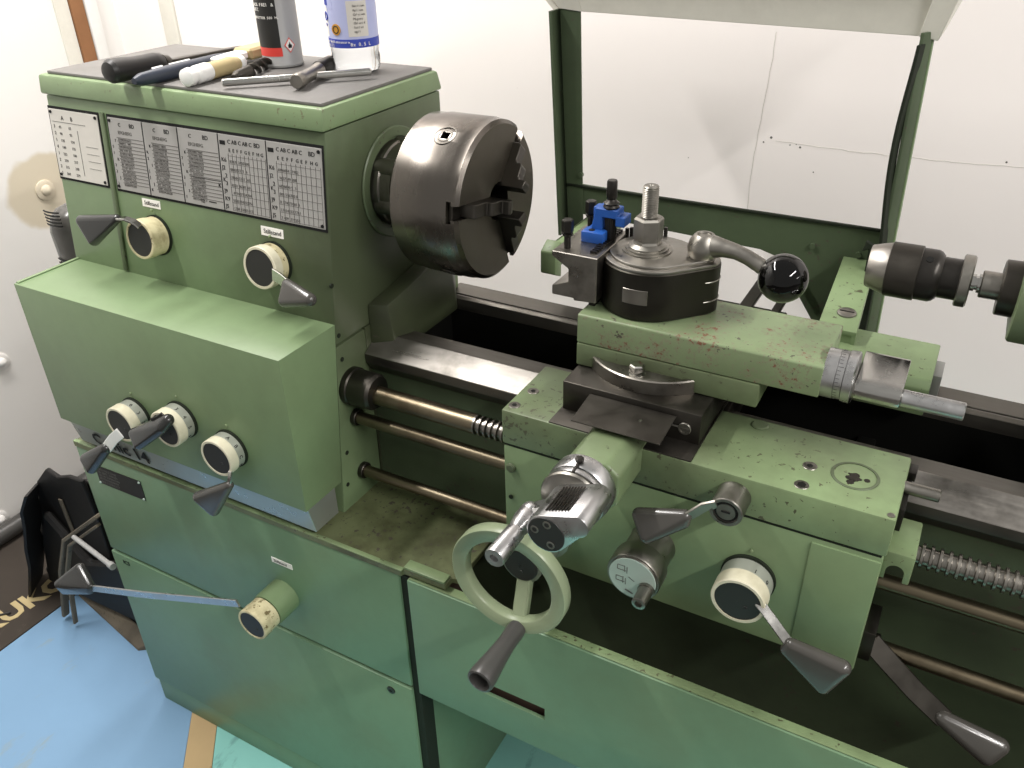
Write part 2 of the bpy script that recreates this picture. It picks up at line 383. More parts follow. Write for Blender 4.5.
# gear lever: drum + ring + face + arm + grip. dirn = axis pointing at the operator
def lever(name, base, dirn, L, R, arm, armw, grip, gr, gmat='grip', armmat='chrome', nums='12345', drum='band', collar=True, parent=None, side=None, drumring='cream', green=None):
    base = V(base); d = V(dirn).normalized(); par = parent or lathe
    m = MB()
    if green: m.lathe([(0, R*1.04), (green, R*1.04)], base-d*.001, d); body = m.build(name, 'green', par); s0 = green
    else:
        m.lathe([(-.001, R*1.03), (.003, R*1.03), (.003, R*.99), (.004, R*.98)], base, d); body = m.build(name, 'seam', par); s0 = .003
    m = MB(); m.lathe([(s0, R*.97), (L*.6 if L < .05 else L-.010, R*.97)], base, d, 56); dr = m.build('number_drum', drum, body)
    b0 = (L*.52 if L < .05 else L-.016)
    m = MB(); m.lathe([(b0, R*.96), (b0, R-.0006), (b0+.0006, R), (L-.0012, R), (L, R-.001), (L, R*.86), (b0, R*.86), (b0, R*.96)], base, d, 56, cap=False); m.build('bezel_ring', drumring, body)
    m = MB(); m.lathe([(b0+.001, R*.86), (L-.0015, R*.86), (L-.0008, R*.84), (L-.0008, .0001)], base, d, 56, cap=False)
    m.lathe([(L-.0009, .0025), (L-.0002, .0022), (L-.0002, .001), (L-.0008, .0008)], base+V((R*.3, 0, -R*.2)), d, 12); m.build('face_disc', 'face', body)
    # numbers wrapped round the drum
    if nums:
        t = MB(); u = d.cross(ZA).normalized(); w = u.cross(d).normalized()
        for k, ch in enumerate(nums):
            a = math.radians(70-k*34); rad = u*(-math.cos(a))+w*math.sin(a); tan = u*math.sin(a)+w*math.cos(a)
            rad = (u*-1)*math.cos(a)+w*math.sin(a) if True else rad
            rad = V((1, 0, 0))*math.cos(a)+w*math.sin(a); tan = V((1, 0, 0))*math.sin(a)-w*math.cos(a)
            text_into(t.bm, ch, .0075, base+d*(b0-.002)+rad*(R*.97)-tan*.002, tan, -d, .0004)
        t.build('dial_numbers', 'ink', body)
    # index pip above the dial
    if not green:
        m = MB(); m.sphere(base+V((-.001, 0, R+.008)), .0022, 10); m.build('index_pip', 'green_chip', body)
    # arm, then grip
    m = MB(); m.bar(arm, armw, .0032, side or ZA); m.build('arm', armmat, body)
    m = MB(); m.hull([(c, r) for c, r in zip(grip, gr)], 3); m.build('grip', gmat, body)
    return body
K1 = (-.3093, sy(-.0762), -.0762)
lever('spindle_speed_lever', K1, NS, .031, .0275, [(-.300, -.1774, -.052), (-.306, -.1800, -.0455), (-.314, -.186, -.0400), (-.333, -.187, -.0420)], .010, [(-.331, -.187, -.0425), (-.334, -.188, -.0445), (-.403, -.190, -.0560), (-.385, -.193, -.0800)], [.006, .006, .0085, .0085], drum='cream_dirty', drumring='cream_dirty', nums='', side=(0, -1, 0))
K2 = (-.0939, sy(-.0780), -.0780)
lever('spindle_range_lever', K2, NS, .028, .0280, [(-.072, -.1745, -.078), (-.055, -.179, -.080), (-.034, -.187, -.083)], .016, [(-.037, -.187, -.080), (-.037, -.187, -.085), (-.037, -.196, -.0985), (.004, -.196, -.0885)], [.007, .007, .0085, .0085], gmat='grip2', drum='cream_dirty', drumring='cream', nums='', side=(.3, 0, 1))
m0 = (0, -1, 0)
lever('feed_selector_lever', (-.3009, -.2594, -.3075), m0, .031, .0275, [(-.305, -.290, -.322), (-.322, -.292, -.336), (-.342, -.295, -.3575)], .016, [(-.343, -.295, -.3575), (-.349, -.296, -.363), (-.396, -.298, -.392), (-.387, -.300, -.405)], [.0085, .0085, .009, .009], armmat='white', nums='0324')
lever('feed_gear_lever', (-.2030, -.2594, -.2852), m0, .031, .0275, [(-.190, -.291, -.262), (-.198, -.295, -.268), (-.208, -.299, -.273)], .022, [(-.186, -.294, -.262), (-.192, -.300, -.2705), (-.252, -.302, -.299), (-.241, -.307, -.309)], [.0085, .009, .0085, .0085], armmat='grip', nums='3456')
lever('thread_selector_lever', (-.1162, -.2594, -.3054), m0, .029, .0275, [(-.094, -.288, -.318), (-.095, -.290, -.326), (-.099, -.291, -.341)], .006, [(-.099, -.291, -.341), (-.103, -.291, -.345), (-.168, -.291, -.386), (-.143, -.291, -.400)], [.006, .0065, .0085, .0085], gmat='grip2', nums='ABCDE', side=(1, 0, 0))
lever('main_clutch_lever', (-.0875, -.2487, -.5712), m0, .070, .0262, [(-.1080, -.3165, -.5390), (-.20, -.319, -.5722), (-.33, -.321, -.6205), (-.474, -.322, -.6712)], .013, [(-.471, -.322, -.6655), (-.476, -.322, -.6760), (-.5580, -.326, -.6970), (-.5060, -.310, -.6500), (-.5640, -.318, -.7200)], [.008, .008, .0085, .0085, .0085], nums='', drum='cream_dirty', drumring='cream_dirty', green=.040, armmat='alu')

# gearbox cover (overhanging box with chamfered silver strip below)
m = MB()
m.prism([(-.2594, -.1425), (-.2594, -.3725), (-.2594, -.3729), (-.1855, -.3729), (sy(-.1425)-.0, -.1425)], lambda u, v, a: (a, u, v), XL+.004, 0, .0018)
gearbox = m.build('gearbox_cover', 'green', lathe)
m = MB(); m.box(XL+.004, XL+.010, -.256, sy(-.1425)+.004, -.143, -.1405, .0008); m.build('lid_edge', 'green', gearbox)
m = MB(); m.hexa([(XL+.02, -.2475, -.4165), (0, -.2475, -.4165), (0, -.20, -.4165), (XL+.02, -.20, -.4165), (XL+.02, -.2565, -.372), (0, -.2565, -.372), (0, -.20, -.372), (XL+.02, -.20, -.372)], .0005, 1)
strip = m.build('name_strip', 'strip', lathe)
m = MB(); uu = V((0, -.0090, .0445)).normalized(); text_into(m.bm, 'Conic 14', .034, (-.441, -.2508, -.4060), XA, uu, .0006, .012); m.build('strip_lettering', 'ink', strip)
# apron side of the bed end block below the headstock
m = MB(); m.hexa([(XL+.02, sy(-.43), -.43), (0, sy(-.43), -.43), (0, -.10, -.43), (XL+.02, -.10, -.43), (XL+.02, sy(-.1745), -.1745), (0, sy(-.1745), -.1745), (0, -.0945, -.1745), (XL+.02, -.0945, -.1745)], .002)
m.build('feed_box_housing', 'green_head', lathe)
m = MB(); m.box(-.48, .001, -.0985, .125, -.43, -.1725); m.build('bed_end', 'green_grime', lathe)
for (y, z) in ((-.150, -.160), (-.150, -.195), (-.1665, -.335), (-.174, -.385), (-.15, -.09), (.00, -.08)):
    m = MB(); m.cyl((-.001, y, z), (.0009, y, z), .0032, seg=12); m.build('screw_hole', 'seam', lathe)

# spindle nose
m = MB(); m.ring((0, 0, 0), XA, .0725, .060, .004, .0015, 56); m.lathe([(.0005, .0605), (.0008, .0605)], (0, 0, 0), XA, 48); flange = m.build('spindle_flange', 'green_dirty', lathe)
m = MB(); m.lathe([(.0, .056), (.012, .056), (.014, .054), (.030, .054), (.032, .050), (.034, .058), (.05, .058)], (0, 0, 0), XA, 56)
for a in (20, 80, 140, 200, 260, 320):
    r = math.radians(a); c = V((0, math.cos(r), math.sin(r)))
    m.cyl(V((.004, 0, 0))+c*.046, V((.034, 0, 0))+c*.046, .013, seg=20)
m.build('cam_ring', 'steel', flange)

# bed: front and rear V ways, walls and webs
X1 = 1.35
def yz(u, v, a): return (a, u, v)
m = MB(); m.prism([(-.112, -.42), (-.098, -.235), (-.092, -.228), (.125, -.228), (.125, -.6), (.115, -.6), (.115, -.25), (-.075, -.25), (-.085, -.6), (-.100, -.6)], yz, .001, X1, 0)
m = MB(); m.prism([(-.094, -.235), (-.022, -.235), (-.030, -.262), (-.082, -.30), (-.086, -.62), (-.098, -.62)], yz, .001, X1, 0); bed = m.build('bed', 'green_dark', lathe)
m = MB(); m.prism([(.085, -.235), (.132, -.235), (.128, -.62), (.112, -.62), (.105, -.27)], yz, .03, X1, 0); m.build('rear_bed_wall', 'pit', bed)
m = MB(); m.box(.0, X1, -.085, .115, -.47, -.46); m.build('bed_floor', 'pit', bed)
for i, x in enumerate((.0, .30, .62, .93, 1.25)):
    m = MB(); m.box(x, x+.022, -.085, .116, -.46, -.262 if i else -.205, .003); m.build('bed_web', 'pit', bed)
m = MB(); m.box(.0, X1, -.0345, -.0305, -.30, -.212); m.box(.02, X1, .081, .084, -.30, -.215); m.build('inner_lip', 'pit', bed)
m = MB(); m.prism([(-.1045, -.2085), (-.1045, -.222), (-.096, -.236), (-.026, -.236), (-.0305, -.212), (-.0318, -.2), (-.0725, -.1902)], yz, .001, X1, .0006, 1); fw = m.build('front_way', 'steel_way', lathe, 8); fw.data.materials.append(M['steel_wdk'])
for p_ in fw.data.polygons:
    if p_.normal.y > .05 or p_.normal.z < .3: p_.material_index = 1  # shade on rear-tilted and low facets painted in as darker, duller steel
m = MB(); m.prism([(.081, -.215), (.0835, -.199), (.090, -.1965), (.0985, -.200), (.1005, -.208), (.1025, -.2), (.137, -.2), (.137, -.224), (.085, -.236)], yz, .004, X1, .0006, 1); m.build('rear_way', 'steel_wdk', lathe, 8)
# cheek where the headstock seats on the bed
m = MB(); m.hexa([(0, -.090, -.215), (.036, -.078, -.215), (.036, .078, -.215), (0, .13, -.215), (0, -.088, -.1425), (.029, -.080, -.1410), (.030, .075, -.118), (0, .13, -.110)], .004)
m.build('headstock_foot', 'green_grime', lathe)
m = MB(); m.box(0, .012, .075, .122, -.2, -.115, .003); m.build('rear_foot', 'green_chip', lathe)

# lead screw, feed rod, control rod
def rod(y, z, r, x0, x1, name, mat):
    m = MB(); m.cyl((x0, y, z), (x1, y, z), r, seg=24); return m.build(name, mat, lathe)
m = MB(); m.lathe([(0, .0265), (.008, .0265), (.010, .0250), (.040, .0250), (.044, .022), (.045, .014)], (0, -.1385, -.2410), XA, 40); m.build('lead_screw_bearing', 'steel_dark', lathe)
ls = rod(-.14, -.2435, .0128, .0, .197, 'lead_screw', 'brass')
m = MB(); P = .0082; prof = [(0, .0096)]
x = 0
while x < X1-.197: prof += [(x+.0008, .0096), (x+.0016, .0128), (x+P*.50, .0128), (x+P*.60, .0096)]; x += P
m.lathe(prof, (.195, -.14, -.2435), XA, 20); m.build('screw_thread', 'steel', ls)
rod(-.14, -.2900, .0088, .0, X1, 'feed_rod', 'brass')
rod(-.14, -.3810, .0085, .0, X1, 'control_rod', 'brass')
for z_ in (-.381, -.29): m = MB(); m.cyl((0, -.14, z_), (.008, -.14, z_), .012, b=.001); m.build('rod_bush', 'steel_dark', lathe)

# base cabinet
YC = -.2487
def cab_box(x0, x1, y0, y1, z0, z1, mat, name, b=.0025, parent=lathe):
    m = MB(); m.box(x0, x1, y0, y1, z0, z1, b); return m.build(name, mat, parent)
ped = cab_box(-.500, .137, YC+.004, .16, -.985, -.432, 'green_dark', 'pedestal', .002)
m = MB(); m.prism([(-.5055, YC-.001), (.1395, YC-.001), (.141, YC+.004), (.148, YC+.0045), (.2035, YC+.0052), (.2050, YC+.020), (.214, YC+.022), (.2160, .12), (-.5055, .16)], lambda u, v, a: (u, v, a), -.4345, -.4250, .001, 1)
deck = m.build('deck_plate', 'green_tray', lathe)
m = MB(); m.box(.141, .2035, YC+.004, YC+.02, -.4245, -.4205, .001); m.box(-.5055, .141, YC-.0012, YC+.006, -.4255, -.4235, .0008); m.build('deck_lip', 'green_chip', deck)
ep = cab_box(-.5055, .1345, YC, YC+.02, -.6525, -.4345, 'green_cab', 'upper_panel', .003)
door = cab_box(-.5055, .1345, YC-.0015, YC+.02, -.988, -.6575, 'green_cab', 'lower_panel', .003)
m = MB(); m.ring((.0968, YC-.001, -.6777), m0, .0068, .0028, .0022, .0005, 24); m.cyl((.0968, YC-.0012, -.6777), (.0968, YC-.0024, -.6777), .0026, seg=3); m.build('door_lock', 'black_steel', door)
m = MB(); text_into(m.bm, 'IC5', .012, (-.478, YC-.0019, -.676), XA, ZA, .0004); m.build('stamped_mark', 'ink', door)
cab_box(-.5025, .131, YC+.0025, .15, -1.0516, -.985, 'green_cab', 'plinth', .003)
m = MB(); m.box(-.503, .132, YC+.0022, .152, -.9885, -.9855); m.build('plinth_seam', 'seam', lathe)
m = MB(); m.box(.1345, .1470, YC+.004, YC+.03, -.985, -.436); m.build('panel_gap', 'seam', lathe)
cab_box(.1365, .142, YC+.03, .15, -1.0516, -.655, 'green_cab', 'pedestal_side', .001)
m = MB(); m.hexa([(-.4675, YC-.001, -.4960), (-.360, YC-.001, -.4940), (-.360, YC, -.4940), (-.4675, YC, -.4960), (-.4675, YC-.001, -.4595), (-.360, YC-.001, -.4560), (-.360, YC, -.4560), (-.4675, YC, -.4595)]); np_ = m.build('maker_plate', 'blackplast', lathe)
m = MB()
for i in range(5): text_into(m.bm, ''.join(random.choice('EHNMZTL 0158') for _ in range(15)), .0058, (-.4635, YC-.0013, -.4665-i*.0064), V((1, 0, .01)), ZA, .0002)
m.build('plate_print', 'inkgrey', np_)
for x, z in ((-.4655, -.4935), (-.3625, -.4915), (-.3625, -.4585)): m = MB(); m.sphere((x, YC-.0014, z), .0022, 8); m.build('rivet', 'palegreen', np_)

# chip tray: front panel with hand slot, dark pan behind
x0, x1 = .1478, 1.35; zt, zb = -.4372, -.6565
m = MB(); m.box(x0, x1, YC-.001, YC+.004, zb, zt, .0015); fp = m.build('chip_tray_front', 'green_cab', lathe)
c = MB(); c.box(.247, .349, YC-.02, YC+.03, -.592, -.570); c = c.build('c', 'green'); c.location = (0, 0, 0)
fp.parent = None; fp.location = worldloc(lathe); boolean(fp, [c]); fp.parent = lathe; fp.location = (0, 0, 0)
m = MB(); m.hexa([(x0, YC, zt-.004), (x1, YC, zt-.004), (x1, YC+.017, zt-.004), (x0, YC+.017, zt-.004), (x0, YC+.001, zt), (x1, YC+.001, zt), (x1, YC+.016, zt), (x0, YC+.016, zt)], .0008); m.build('tray_lip', 'green_chip', fp)
m = MB(); m.box(x0, x1, YC+.004, .16, -.652, -.648); m.box(x0, x1, YC+.012, YC+.016, -.65, -.442); m.box(x0-.004, x0, YC+.006, .15, -.65, -.436); m.box(x0, x1, .15, .155, -.65, -.36); m.build('chip_pan', 'pan', lathe)
m = MB()
for i in range(60):
    x, y = random.uniform(.45, .9), random.uniform(YC+.03, -.11); a = random.uniform(0, PI); l = random.uniform(.002, .005)
    m.bar([(x, y, -.6465), (x+l*math.cos(a), y+l*math.sin(a), -.645)], .0012, .0006, ZA)
sw = m.build('swarf', 'alu', lathe); sw['kind'] = 'stuff'
# right-hand pedestal far along the bed
cab_box(1.05, 1.35, YC+.004, .16, -1.0516, -.66, 'green_cab', 'pedestal', .002)

# ================================================================== CHUCK
CHZ = -.0035
chuck = root('lathe_chuck', 'round steel three-jaw chuck mounted on the headstock spindle', 'chuck', (.0646, 0, -.1))
m = MB(); R = .1; xb, xf = .0500, .1555
m.lathe([(xb+.006, .092), (.0600, .0965), (.0610, .0988), (.0790, .0988), (.0795, .0978), (.0800, R), (xf-.018, R), (xf-.0165, R-.0008), (xf-.004, R-.0016), (xf, R-.0065), (xf, .024), (xf-.06, .022)], (0, 0, 0), XA, 96)
body = m.build('chuck_body', 'steel_chuck', chuck)
body.data.materials.append(M['steel_face'])
body.parent = None; body.location = worldloc(chuck)
cut = []
def rx(th): c, s = math.cos(th), math.sin(th); return V((0, c, s)), V((0, -s, c))
angs = [math.radians(a) for a in (50, 172, 290)]
for th in angs:
    rd, tn = rx(th); m = MB()
    f = lambda u, v, a, rd=rd, tn=tn: V((v, 0, 0))+tn*u+rd*a
    m.prism([(-.0085, xf+.01), (-.0085, xf-.0085), (-.0130, xf-.0085), (-.0130, xf-.0150), (.0130, xf-.0150), (.0130, xf-.0085), (.0085, xf-.0085), (.0085, xf+.01)], f, .015, .12)
    cut.append(m.build('c', 'steel'))
for a in (118, 238, 358):
    rd, tn = rx(math.radians(a)); m = MB(); o = V((.113, 0, 0)); m.prism([(-.0055, -.0055), (.0055, -.0055), (.0055, .0055), (-.0055, .0055)], lambda u, v, w, rd=rd, tn=tn, o=o: o+tn*u+XA*v+rd*w, .07, .12); cut.append(m.build('c', 'steel'))
boolean(body, cut); body.parent = chuck; body.location = (0, 0, 0)
if len(body.data.materials) < 2: body.data.materials.append(M['steel_face'])
for p in body.data.polygons:
    if p.normal.x > .8: p.material_index = 1
for a in (118, 238, 358):
    rd, tn = rx(math.radians(a)); m = MB(); m.ring(V((.113, 0, 0))+rd*.0985, rd, .0148, .0134, .0018, .0004, 40); m.ring(V((.113, 0, 0))+rd*.0965, rd, .0104, .0074, .0036, .0008, 32); m.build('key_socket', 'steel_dark', body)
for th in angs:
    rd, tn = rx(th); m = MB()
    f = lambda u, v, a, rd=rd, tn=tn: V((v, 0, 0))+rd*u+tn*a
    m.prism([(.0175, xf-.012), (.0175, xf+.030), (.0250, xf+.032), (.0290, xf+.031), (.0290, xf+.022), (.0330, xf+.0205), (.0460, xf+.0205), (.0500, xf+.018), (.0500, xf+.0125), (.054, xf+.011), (.0730, xf+.0110), (.0760, xf+.008), (.0760, xf-.012)], f, -.0082, .0082, .0008, 1)
    m.prism([(.0175, xf-.0095), (.0175, xf-.0145), (.0930, xf-.0145), (.0930, xf-.0095)], f, -.012, .012, .0006, 1)
    m.build('jaw', 'steel_dark', chuck)

chuck.location += V((.002, 0, -.0035))

# ================================================================== CARRIAGE
car = root('carriage', 'green lathe carriage with saddle, apron, dials and handwheel, riding on the bed ways', 'carriage', (.46, -.1, -.3845))
ZS = -.1765; YA_, = (-.1858,)
xl, xr = .2605, .6835
m = MB()
# front wing, with the centre left for the cross slide; bridge; rear wing
m.box(xl, xr, YA_, -.0725, -.2225, ZS, .0025)
m.build('saddle', 'green_chip', car); saddle = bpy.data.objects['saddle']
m = MB(); m.box(.315, .49, -.0725, .06, -.2185, -.1785, .003); m.build('saddle_bridge', 'steel_dark', saddle)
# rear wing: flat top rounding into a front slope
m = MB(); m.prism([(.140, -.218), (.140, -.150), (.132, -.1435), (.060, -.1435), (.046, -.148), (.040, -.158), (.047, -.1955), (.06, -.1975), (.135, -.1975)], yz, .3, .684, .002)
m.build('rear_wing', 'green_chip', saddle)
m = MB(); m.box(.684, .694, .098, .139, -.1975, -.168, .001); m.build('rear_wiper', 'graymetal', saddle)
# apron below
m = MB(); m.box(xl+.001, xr-.002, YA_+.001, -.1165, -.3845, -.2250, .003); apron = m.build('apron', 'green', car)
m = MB(); m.box(.6148, xr-.003, YA_-.0012, YA_+.002, -.3820, -.2300, .0012); m.build('cover_panel', 'green', apron)
m = MB(); m.box(xl+.002, xr-.004, YA_+.002, -.12, -.2262, -.2215); m.build('joint_line', 'seam', apron)
m = MB()
m.lathe([(0, .0065), (.002, .0060), (.003, .0045)], (.2720, YA_, -.2550), m0, 20); m.build('apron_plug', 'green_dirty', apron)
m = MB(); m.lathe([(0, .003), (.001, .003)], (.271, YA_, -.2990), m0, 12); m.build('oil_hole', 'seam', apron)
# counterbored screws, plug and oil gauge ring on the saddle top
for x, y, r, r2 in ((.2700, -.1709, .0058, .003), (.2750, -.1340, .0058, .003), (.5940, -.1353, .0062, .0032), (.5935, -.1707, .0062, .0045)):
    m = MB(); m.ring((x, y, ZS-.001), ZA, r+.0012, r-.001, .0016, .0004, 24); m.cyl((x, y, ZS-.0008), (x, y, ZS+.0004), r-.001, seg=20); m.cyl((x, y, ZS-.0008), (x, y, ZS+.0004), r-.001, seg=20)
    o = m.build('socket_screw', 'satin', saddle)
    m = MB(); m.cyl((x, y, ZS), (x, y, ZS+.0007), r2, seg=6); m.build('screw_socket', 'pit', car) if False else m.bm.free()
    o.data.materials.append(M['pit']); bm_ = bmesh.new(); bm_.from_mesh(o.data); wl = worldloc(saddle)
    n0 = len(bm_.faces); bmesh.ops.create_cone(bm_, cap_ends=True, segments=6, radius1=r2, radius2=r2, depth=.0006, matrix=Matrix.Translation(V((x, y, ZS+.0005))-wl))
    bm_.faces.ensure_lookup_table()
    for f_ in bm_.faces[n0:]: f_.material_index = 1
    bm_.to_mesh(o.data); bm_.free()
m = MB(); m.lathe([(0, .0095), (.0012, .0095), (.0022, .0080)], (.5300, -.0850, ZS), ZA, 28); m.build('round_plug', 'green_dirty', saddle)
m = MB(); m.ring((.6375, -.1318, ZS-.0005), ZA, .0235, .0205, .0013, .0004, 48); m.build('round_badge_rim', 'green_dirty', saddle)
m = MB(); random.seed(5)
for i in range(26):
    a = random.uniform(0, 2*PI); r = abs(random.gauss(0, .006)); m.cyl((.6375-.002+r*math.cos(a), -.1365+r*math.sin(a)*.7, ZS-.0002), (.6375-.002+r*math.cos(a), -.1365+r*math.sin(a)*.7, ZS+.00035+i*.00001), random.uniform(.0012, .0042), seg=7)
m.build('bare_patch', 'steel_dark', saddle)
m = MB(); m.cyl((.678, -.1795, ZS-.0002), (.678, -.1795, ZS+.0006), .0035, seg=16); m.build('corner_pin', 'satin', saddle)
# right side fittings
m = MB(); m.cyl((.680, -.118, -.1835), (.716, -.118, -.1835), .0065, b=.0008, seg=20); m.build('stop_pin', 'satin', saddle)
m = MB(); m.box(.6835, .6915, -.096, -.078, -.190, -.180, .001); m.box(.6835, .6890, -.150, -.075, -.2150, -.188, .001); m.build('way_wiper', 'black_steel', saddle)
m = MB(); m.box(.680, .7085, -.178, -.118, -.2545, -.2195, .002); nb = m.build('screw_bracket', 'green_chip', apron)
c = MB(); c.prism([(.694+.0085*math.cos(math.radians(a_)), -.2430+.0085*math.sin(math.radians(a_))) for a_ in range(0, 181, 15)]+[(.6855, -.27), (.7025, -.27)], lambda u, v, a: (u, a, v), -.20, -.08); c = c.build('c', 'steel')
def boolp(o, par, cs): o.parent = None; o.location = worldloc(par); boolean(o, cs); o.parent = par; o.location = (0, 0, 0)
boolp(nb, apron, [c])
m = MB(); m.box(.680, .694, -.172, -.125, -.3760, -.3360, .0015); m.build('rod_bracket', 'steel_dark', apron)
# control lever behind the apron on the right
m = MB(); m.cyl((.672, -.14, -.381), (.700, -.14, -.381), .014, b=.001); cl = m.build('reversing_lever', 'steel_dark', car)
m = MB(); m.bar([(.690, -.155, -.3620), (.715, -.160, -.3800), (.745, -.162, -.4040), (.778, -.162, -.4280)], .022, .005, (.41, .51, .50)); m.build('arm', 'steel_dark', cl)
m = MB(); m.hull([((.776, -.163, -.4265), .0085), ((.782, -.163, -.431), .0085), ((.8240, -.168, -.4520), .0098), ((.8330, -.160, -.4400), .0098)], 3); m.build('grip', 'grip2', cl)

# cross slide
cs = None
m = MB(); m.box(.3225, .4825, -.1530, .095, -.1765, -.1392, .0012); cs = m.build('cross_slide', 'steel_dark', car)
m = MB(); m.box(.3205, .4845, -.1845, .08, -.1795, -.1752, .0005); m.build('dovetail_base', 'steel_dark', cs)
m = MB(); m.hexa([(.356, -.2030, -.1535), (.456, -.2030, -.1535), (.456, -.1535, -.1475), (.356, -.1535, -.1475), (.356, -.2030, -.1520), (.456, -.2030, -.1520), (.456, -.1535, -.1460), (.356, -.1535, -.1460)], .0004, 1); pl = m.build('wiper_plate', 'steel_dark', cs)
m = MB(); m.lathe([(0, .0020), (.0012, .0018)], (.4240, -.176, -.1492), (0, -.12, 1), 12); m.build('plate_screw', 'chrome', pl)
m = MB(); m.ring((.4660, -.1530, -.1585), m0, .0072, .0055, .0028, .0005, 24); m.lathe([(-.002, .0055), (.0015, .0055), (.0015, .001)], (.466, -.153, -.1585), m0, 20); m.box(.4600, .4720, -.1552, -.1540, -.1592, -.1580); m.cyl((.448, -.1545, -.1575), (.459, -.1545, -.1580), .0012, seg=8); m.build('gib_screw', 'satin', cs)
# cross feed casting, dial and crank along -y
CX, CZ = .395, -.191
m = MB(); oct_ = [(-.030, -.012), (-.030, .016), (-.018, .0315), (.019, .0315), (.033, .020), (.033, -.014), (.020, -.030), (-.018, -.030)]
m.prism(oct_, lambda u, v, a: (CX+.004+u, a, CZ+v), -.125, -.250, .0035, 3, .3); cf = m.build('cross_feed_housing', 'green_chip', cs)
cf = m = None
housing = bpy.data.objects['cross_feed_housing']
m = MB(); m.lathe([(0, .0335), (.001, .0350), (.018, .0350), (.0205, .0335), (.0205, .030), (.0225, .030), (.0225, .0335), (.024, .0340), (.0285, .0330), (.030, .030)], (CX, -.2480, CZ), m0, 64); dial = m.build('cross_feed_dial', 'alu', cs)
m = MB(); m.lathe([(0, .0335), (.0015, .0338), (.004, .0325), (.0045, .028)], (CX-.001, -.2790, CZ), m0, 56); m.build('dial_rim', 'satin', dial)
m = MB(); d0 = V((0, -.06, 1)).normalized(); m.cyl((CX-.001, -.262, CZ+.030), (CX-.001, -.262, CZ+.038), .0025, seg=12); m.lathe([(0, .0044), (.004, .0046), (.005, .0030)], (CX-.001, -.262, CZ+.036), (0, -.06, 1), 6); m.cyl((CX-.001, -.263, CZ+.034), (CX-.001, -.277, CZ+.031), .0026, seg=12); m.build('lock_screw', 'black_steel', dial)
# crank body: a stadium block with ribs on the upper flat
q = V((.032, 0, .022)); L_ = q.length; e = q/L_; nrm = V((-e.z, 0, e.x)); c0 = V((CX, 0, CZ))
def stad(r0, r1, L, n=12):
    pts = []
    a0 = math.asin((r0-r1)/L)
    for k in range(n+1):
        a = PI/2-a0+(PI+2*a0)*k/n; pts.append((r0*math.cos(a), r0*math.sin(a)))
    for k in range(n+1):
        a = -PI/2-a0+(PI-0+2*a0-0)*k/n*1.0 if False else -(PI/2-a0*-1)+(PI-2*a0)*k/n
        pts.append((L+r1*math.cos(a), r1*math.sin(a)))
    return pts
m = MB(); m.prism(stad(.0212, .0125, .037), lambda u, v, a: c0+e*u+nrm*v+V((0, a, 0)), -.282, -.3380, .001, 2, .6)
crank = m.build('cross_feed_crank', 'chrome', cs); crank.data.materials[0] = M['alu']
m = MB()
for k in range(8):
    u = .009+k*.0033; p0 = c0+e*u+nrm*(.0205-.00085*k); m.bar([p0+V((0, -.290, 0)), p0+V((0, -.330, 0))], .0015, .0012, e)
m.build('grip_ribs', 'steel_dark', crank)
m = MB(); m.lathe([(0, .0196), (.0008, .0192)], (CX, -.3379, CZ), m0, 40); disc = m.build('end_disc', 'face', crank)
for a in (85, 170, 295):
    a = math.radians(a); x, z = CX+.0122*math.cos(a), CZ+.0122*math.sin(a)
    m = MB(); m.ring((x, -.3383, z), m0, .0044, .0026, .0008, .0002, 18); m.build('disc_screw', 'satin', crank)
m = MB(); m.bar([(CX-.012, -.296, CZ-.004), (CX-.034, -.298, CZ-.0165)], .022, .018, (0, -1, 0)); m.sphere((CX-.0360, -.300, CZ-.0165), .0128, 20); m.lathe([(0, .0118), (.012, .0118), (.022, .0100), (.028, .0086), (.030, .0100), (.070, .0108), (.0720, .0100), (.0720, .0045), (.066, .0042), (.066, .0005)], (CX-.0370, -.302, CZ-.0165), m0, 32, cap=False); m.build('crank_handle', 'alu', crank)

# clamp lever hub on the saddle front (upper) and engagement knob (lower)
m = MB(); m.lathe([(-.004, .0185), (.001, .0175), (.029, .0170), (.030, .0160), (.030, .0130), (.0275, .0130), (.0275, .010), (.029, .0095), (.029, .001)], (.5331, YA_, -.2018), m0, 44, cap=False); hub = m.build('feed_lever', 'satin', car)
m = MB(); m.ring((.5331, YA_-.0275, -.2018), m0, .0122, .0098, .0008, .0002, 32); m.box(.5285, .5375, YA_-.0298, YA_-.0288, -.2026, -.2010); m.build('hub_ring', 'ink', hub)
m = MB(); m.bar([(.5235, -.2140, -.1960), (.5120, -.2170, -.2010), (.5030, -.2190, -.2110), (.4940, -.2210, -.2200)], .014, .0034, (0, -.4, 1)); m.build('arm', 'satin', hub)
m = MB(); m.hull([((.4945, -.2210, -.2170), .0072), ((.4935, -.2210, -.2250), .0072), ((.4600, -.2330, -.2480), .0082), ((.4470, -.2230, -.2320), .0082)], 3); m.build('grip', 'grip2', hub)
m = MB(); m.lathe([(-.003, .0275), (.001, .0262), (.032, .0262)], (.4515, YA_, -.3014), m0, 48); eng = m.build('engagement_knob', 'satin', car)
m = MB(); m.lathe([(.032, .0262), (.032, .0290), (.034, .0302), (.056, .0302), (.058, .0294), (.058, .0275), (.0595, .0272), (.0595, .001)], (.4515, YA_, -.3014), m0, 64, cap=False); m.build('knob_ring', 'satin', eng)
m = MB(); m.lathe([(0, .0268), (.0008, .0262)], (.4515, YA_-.0593, -.3014), m0, 56); df = m.build('pictogram_disc', 'palegreen', eng)
m = MB(); yy = YA_-.0604
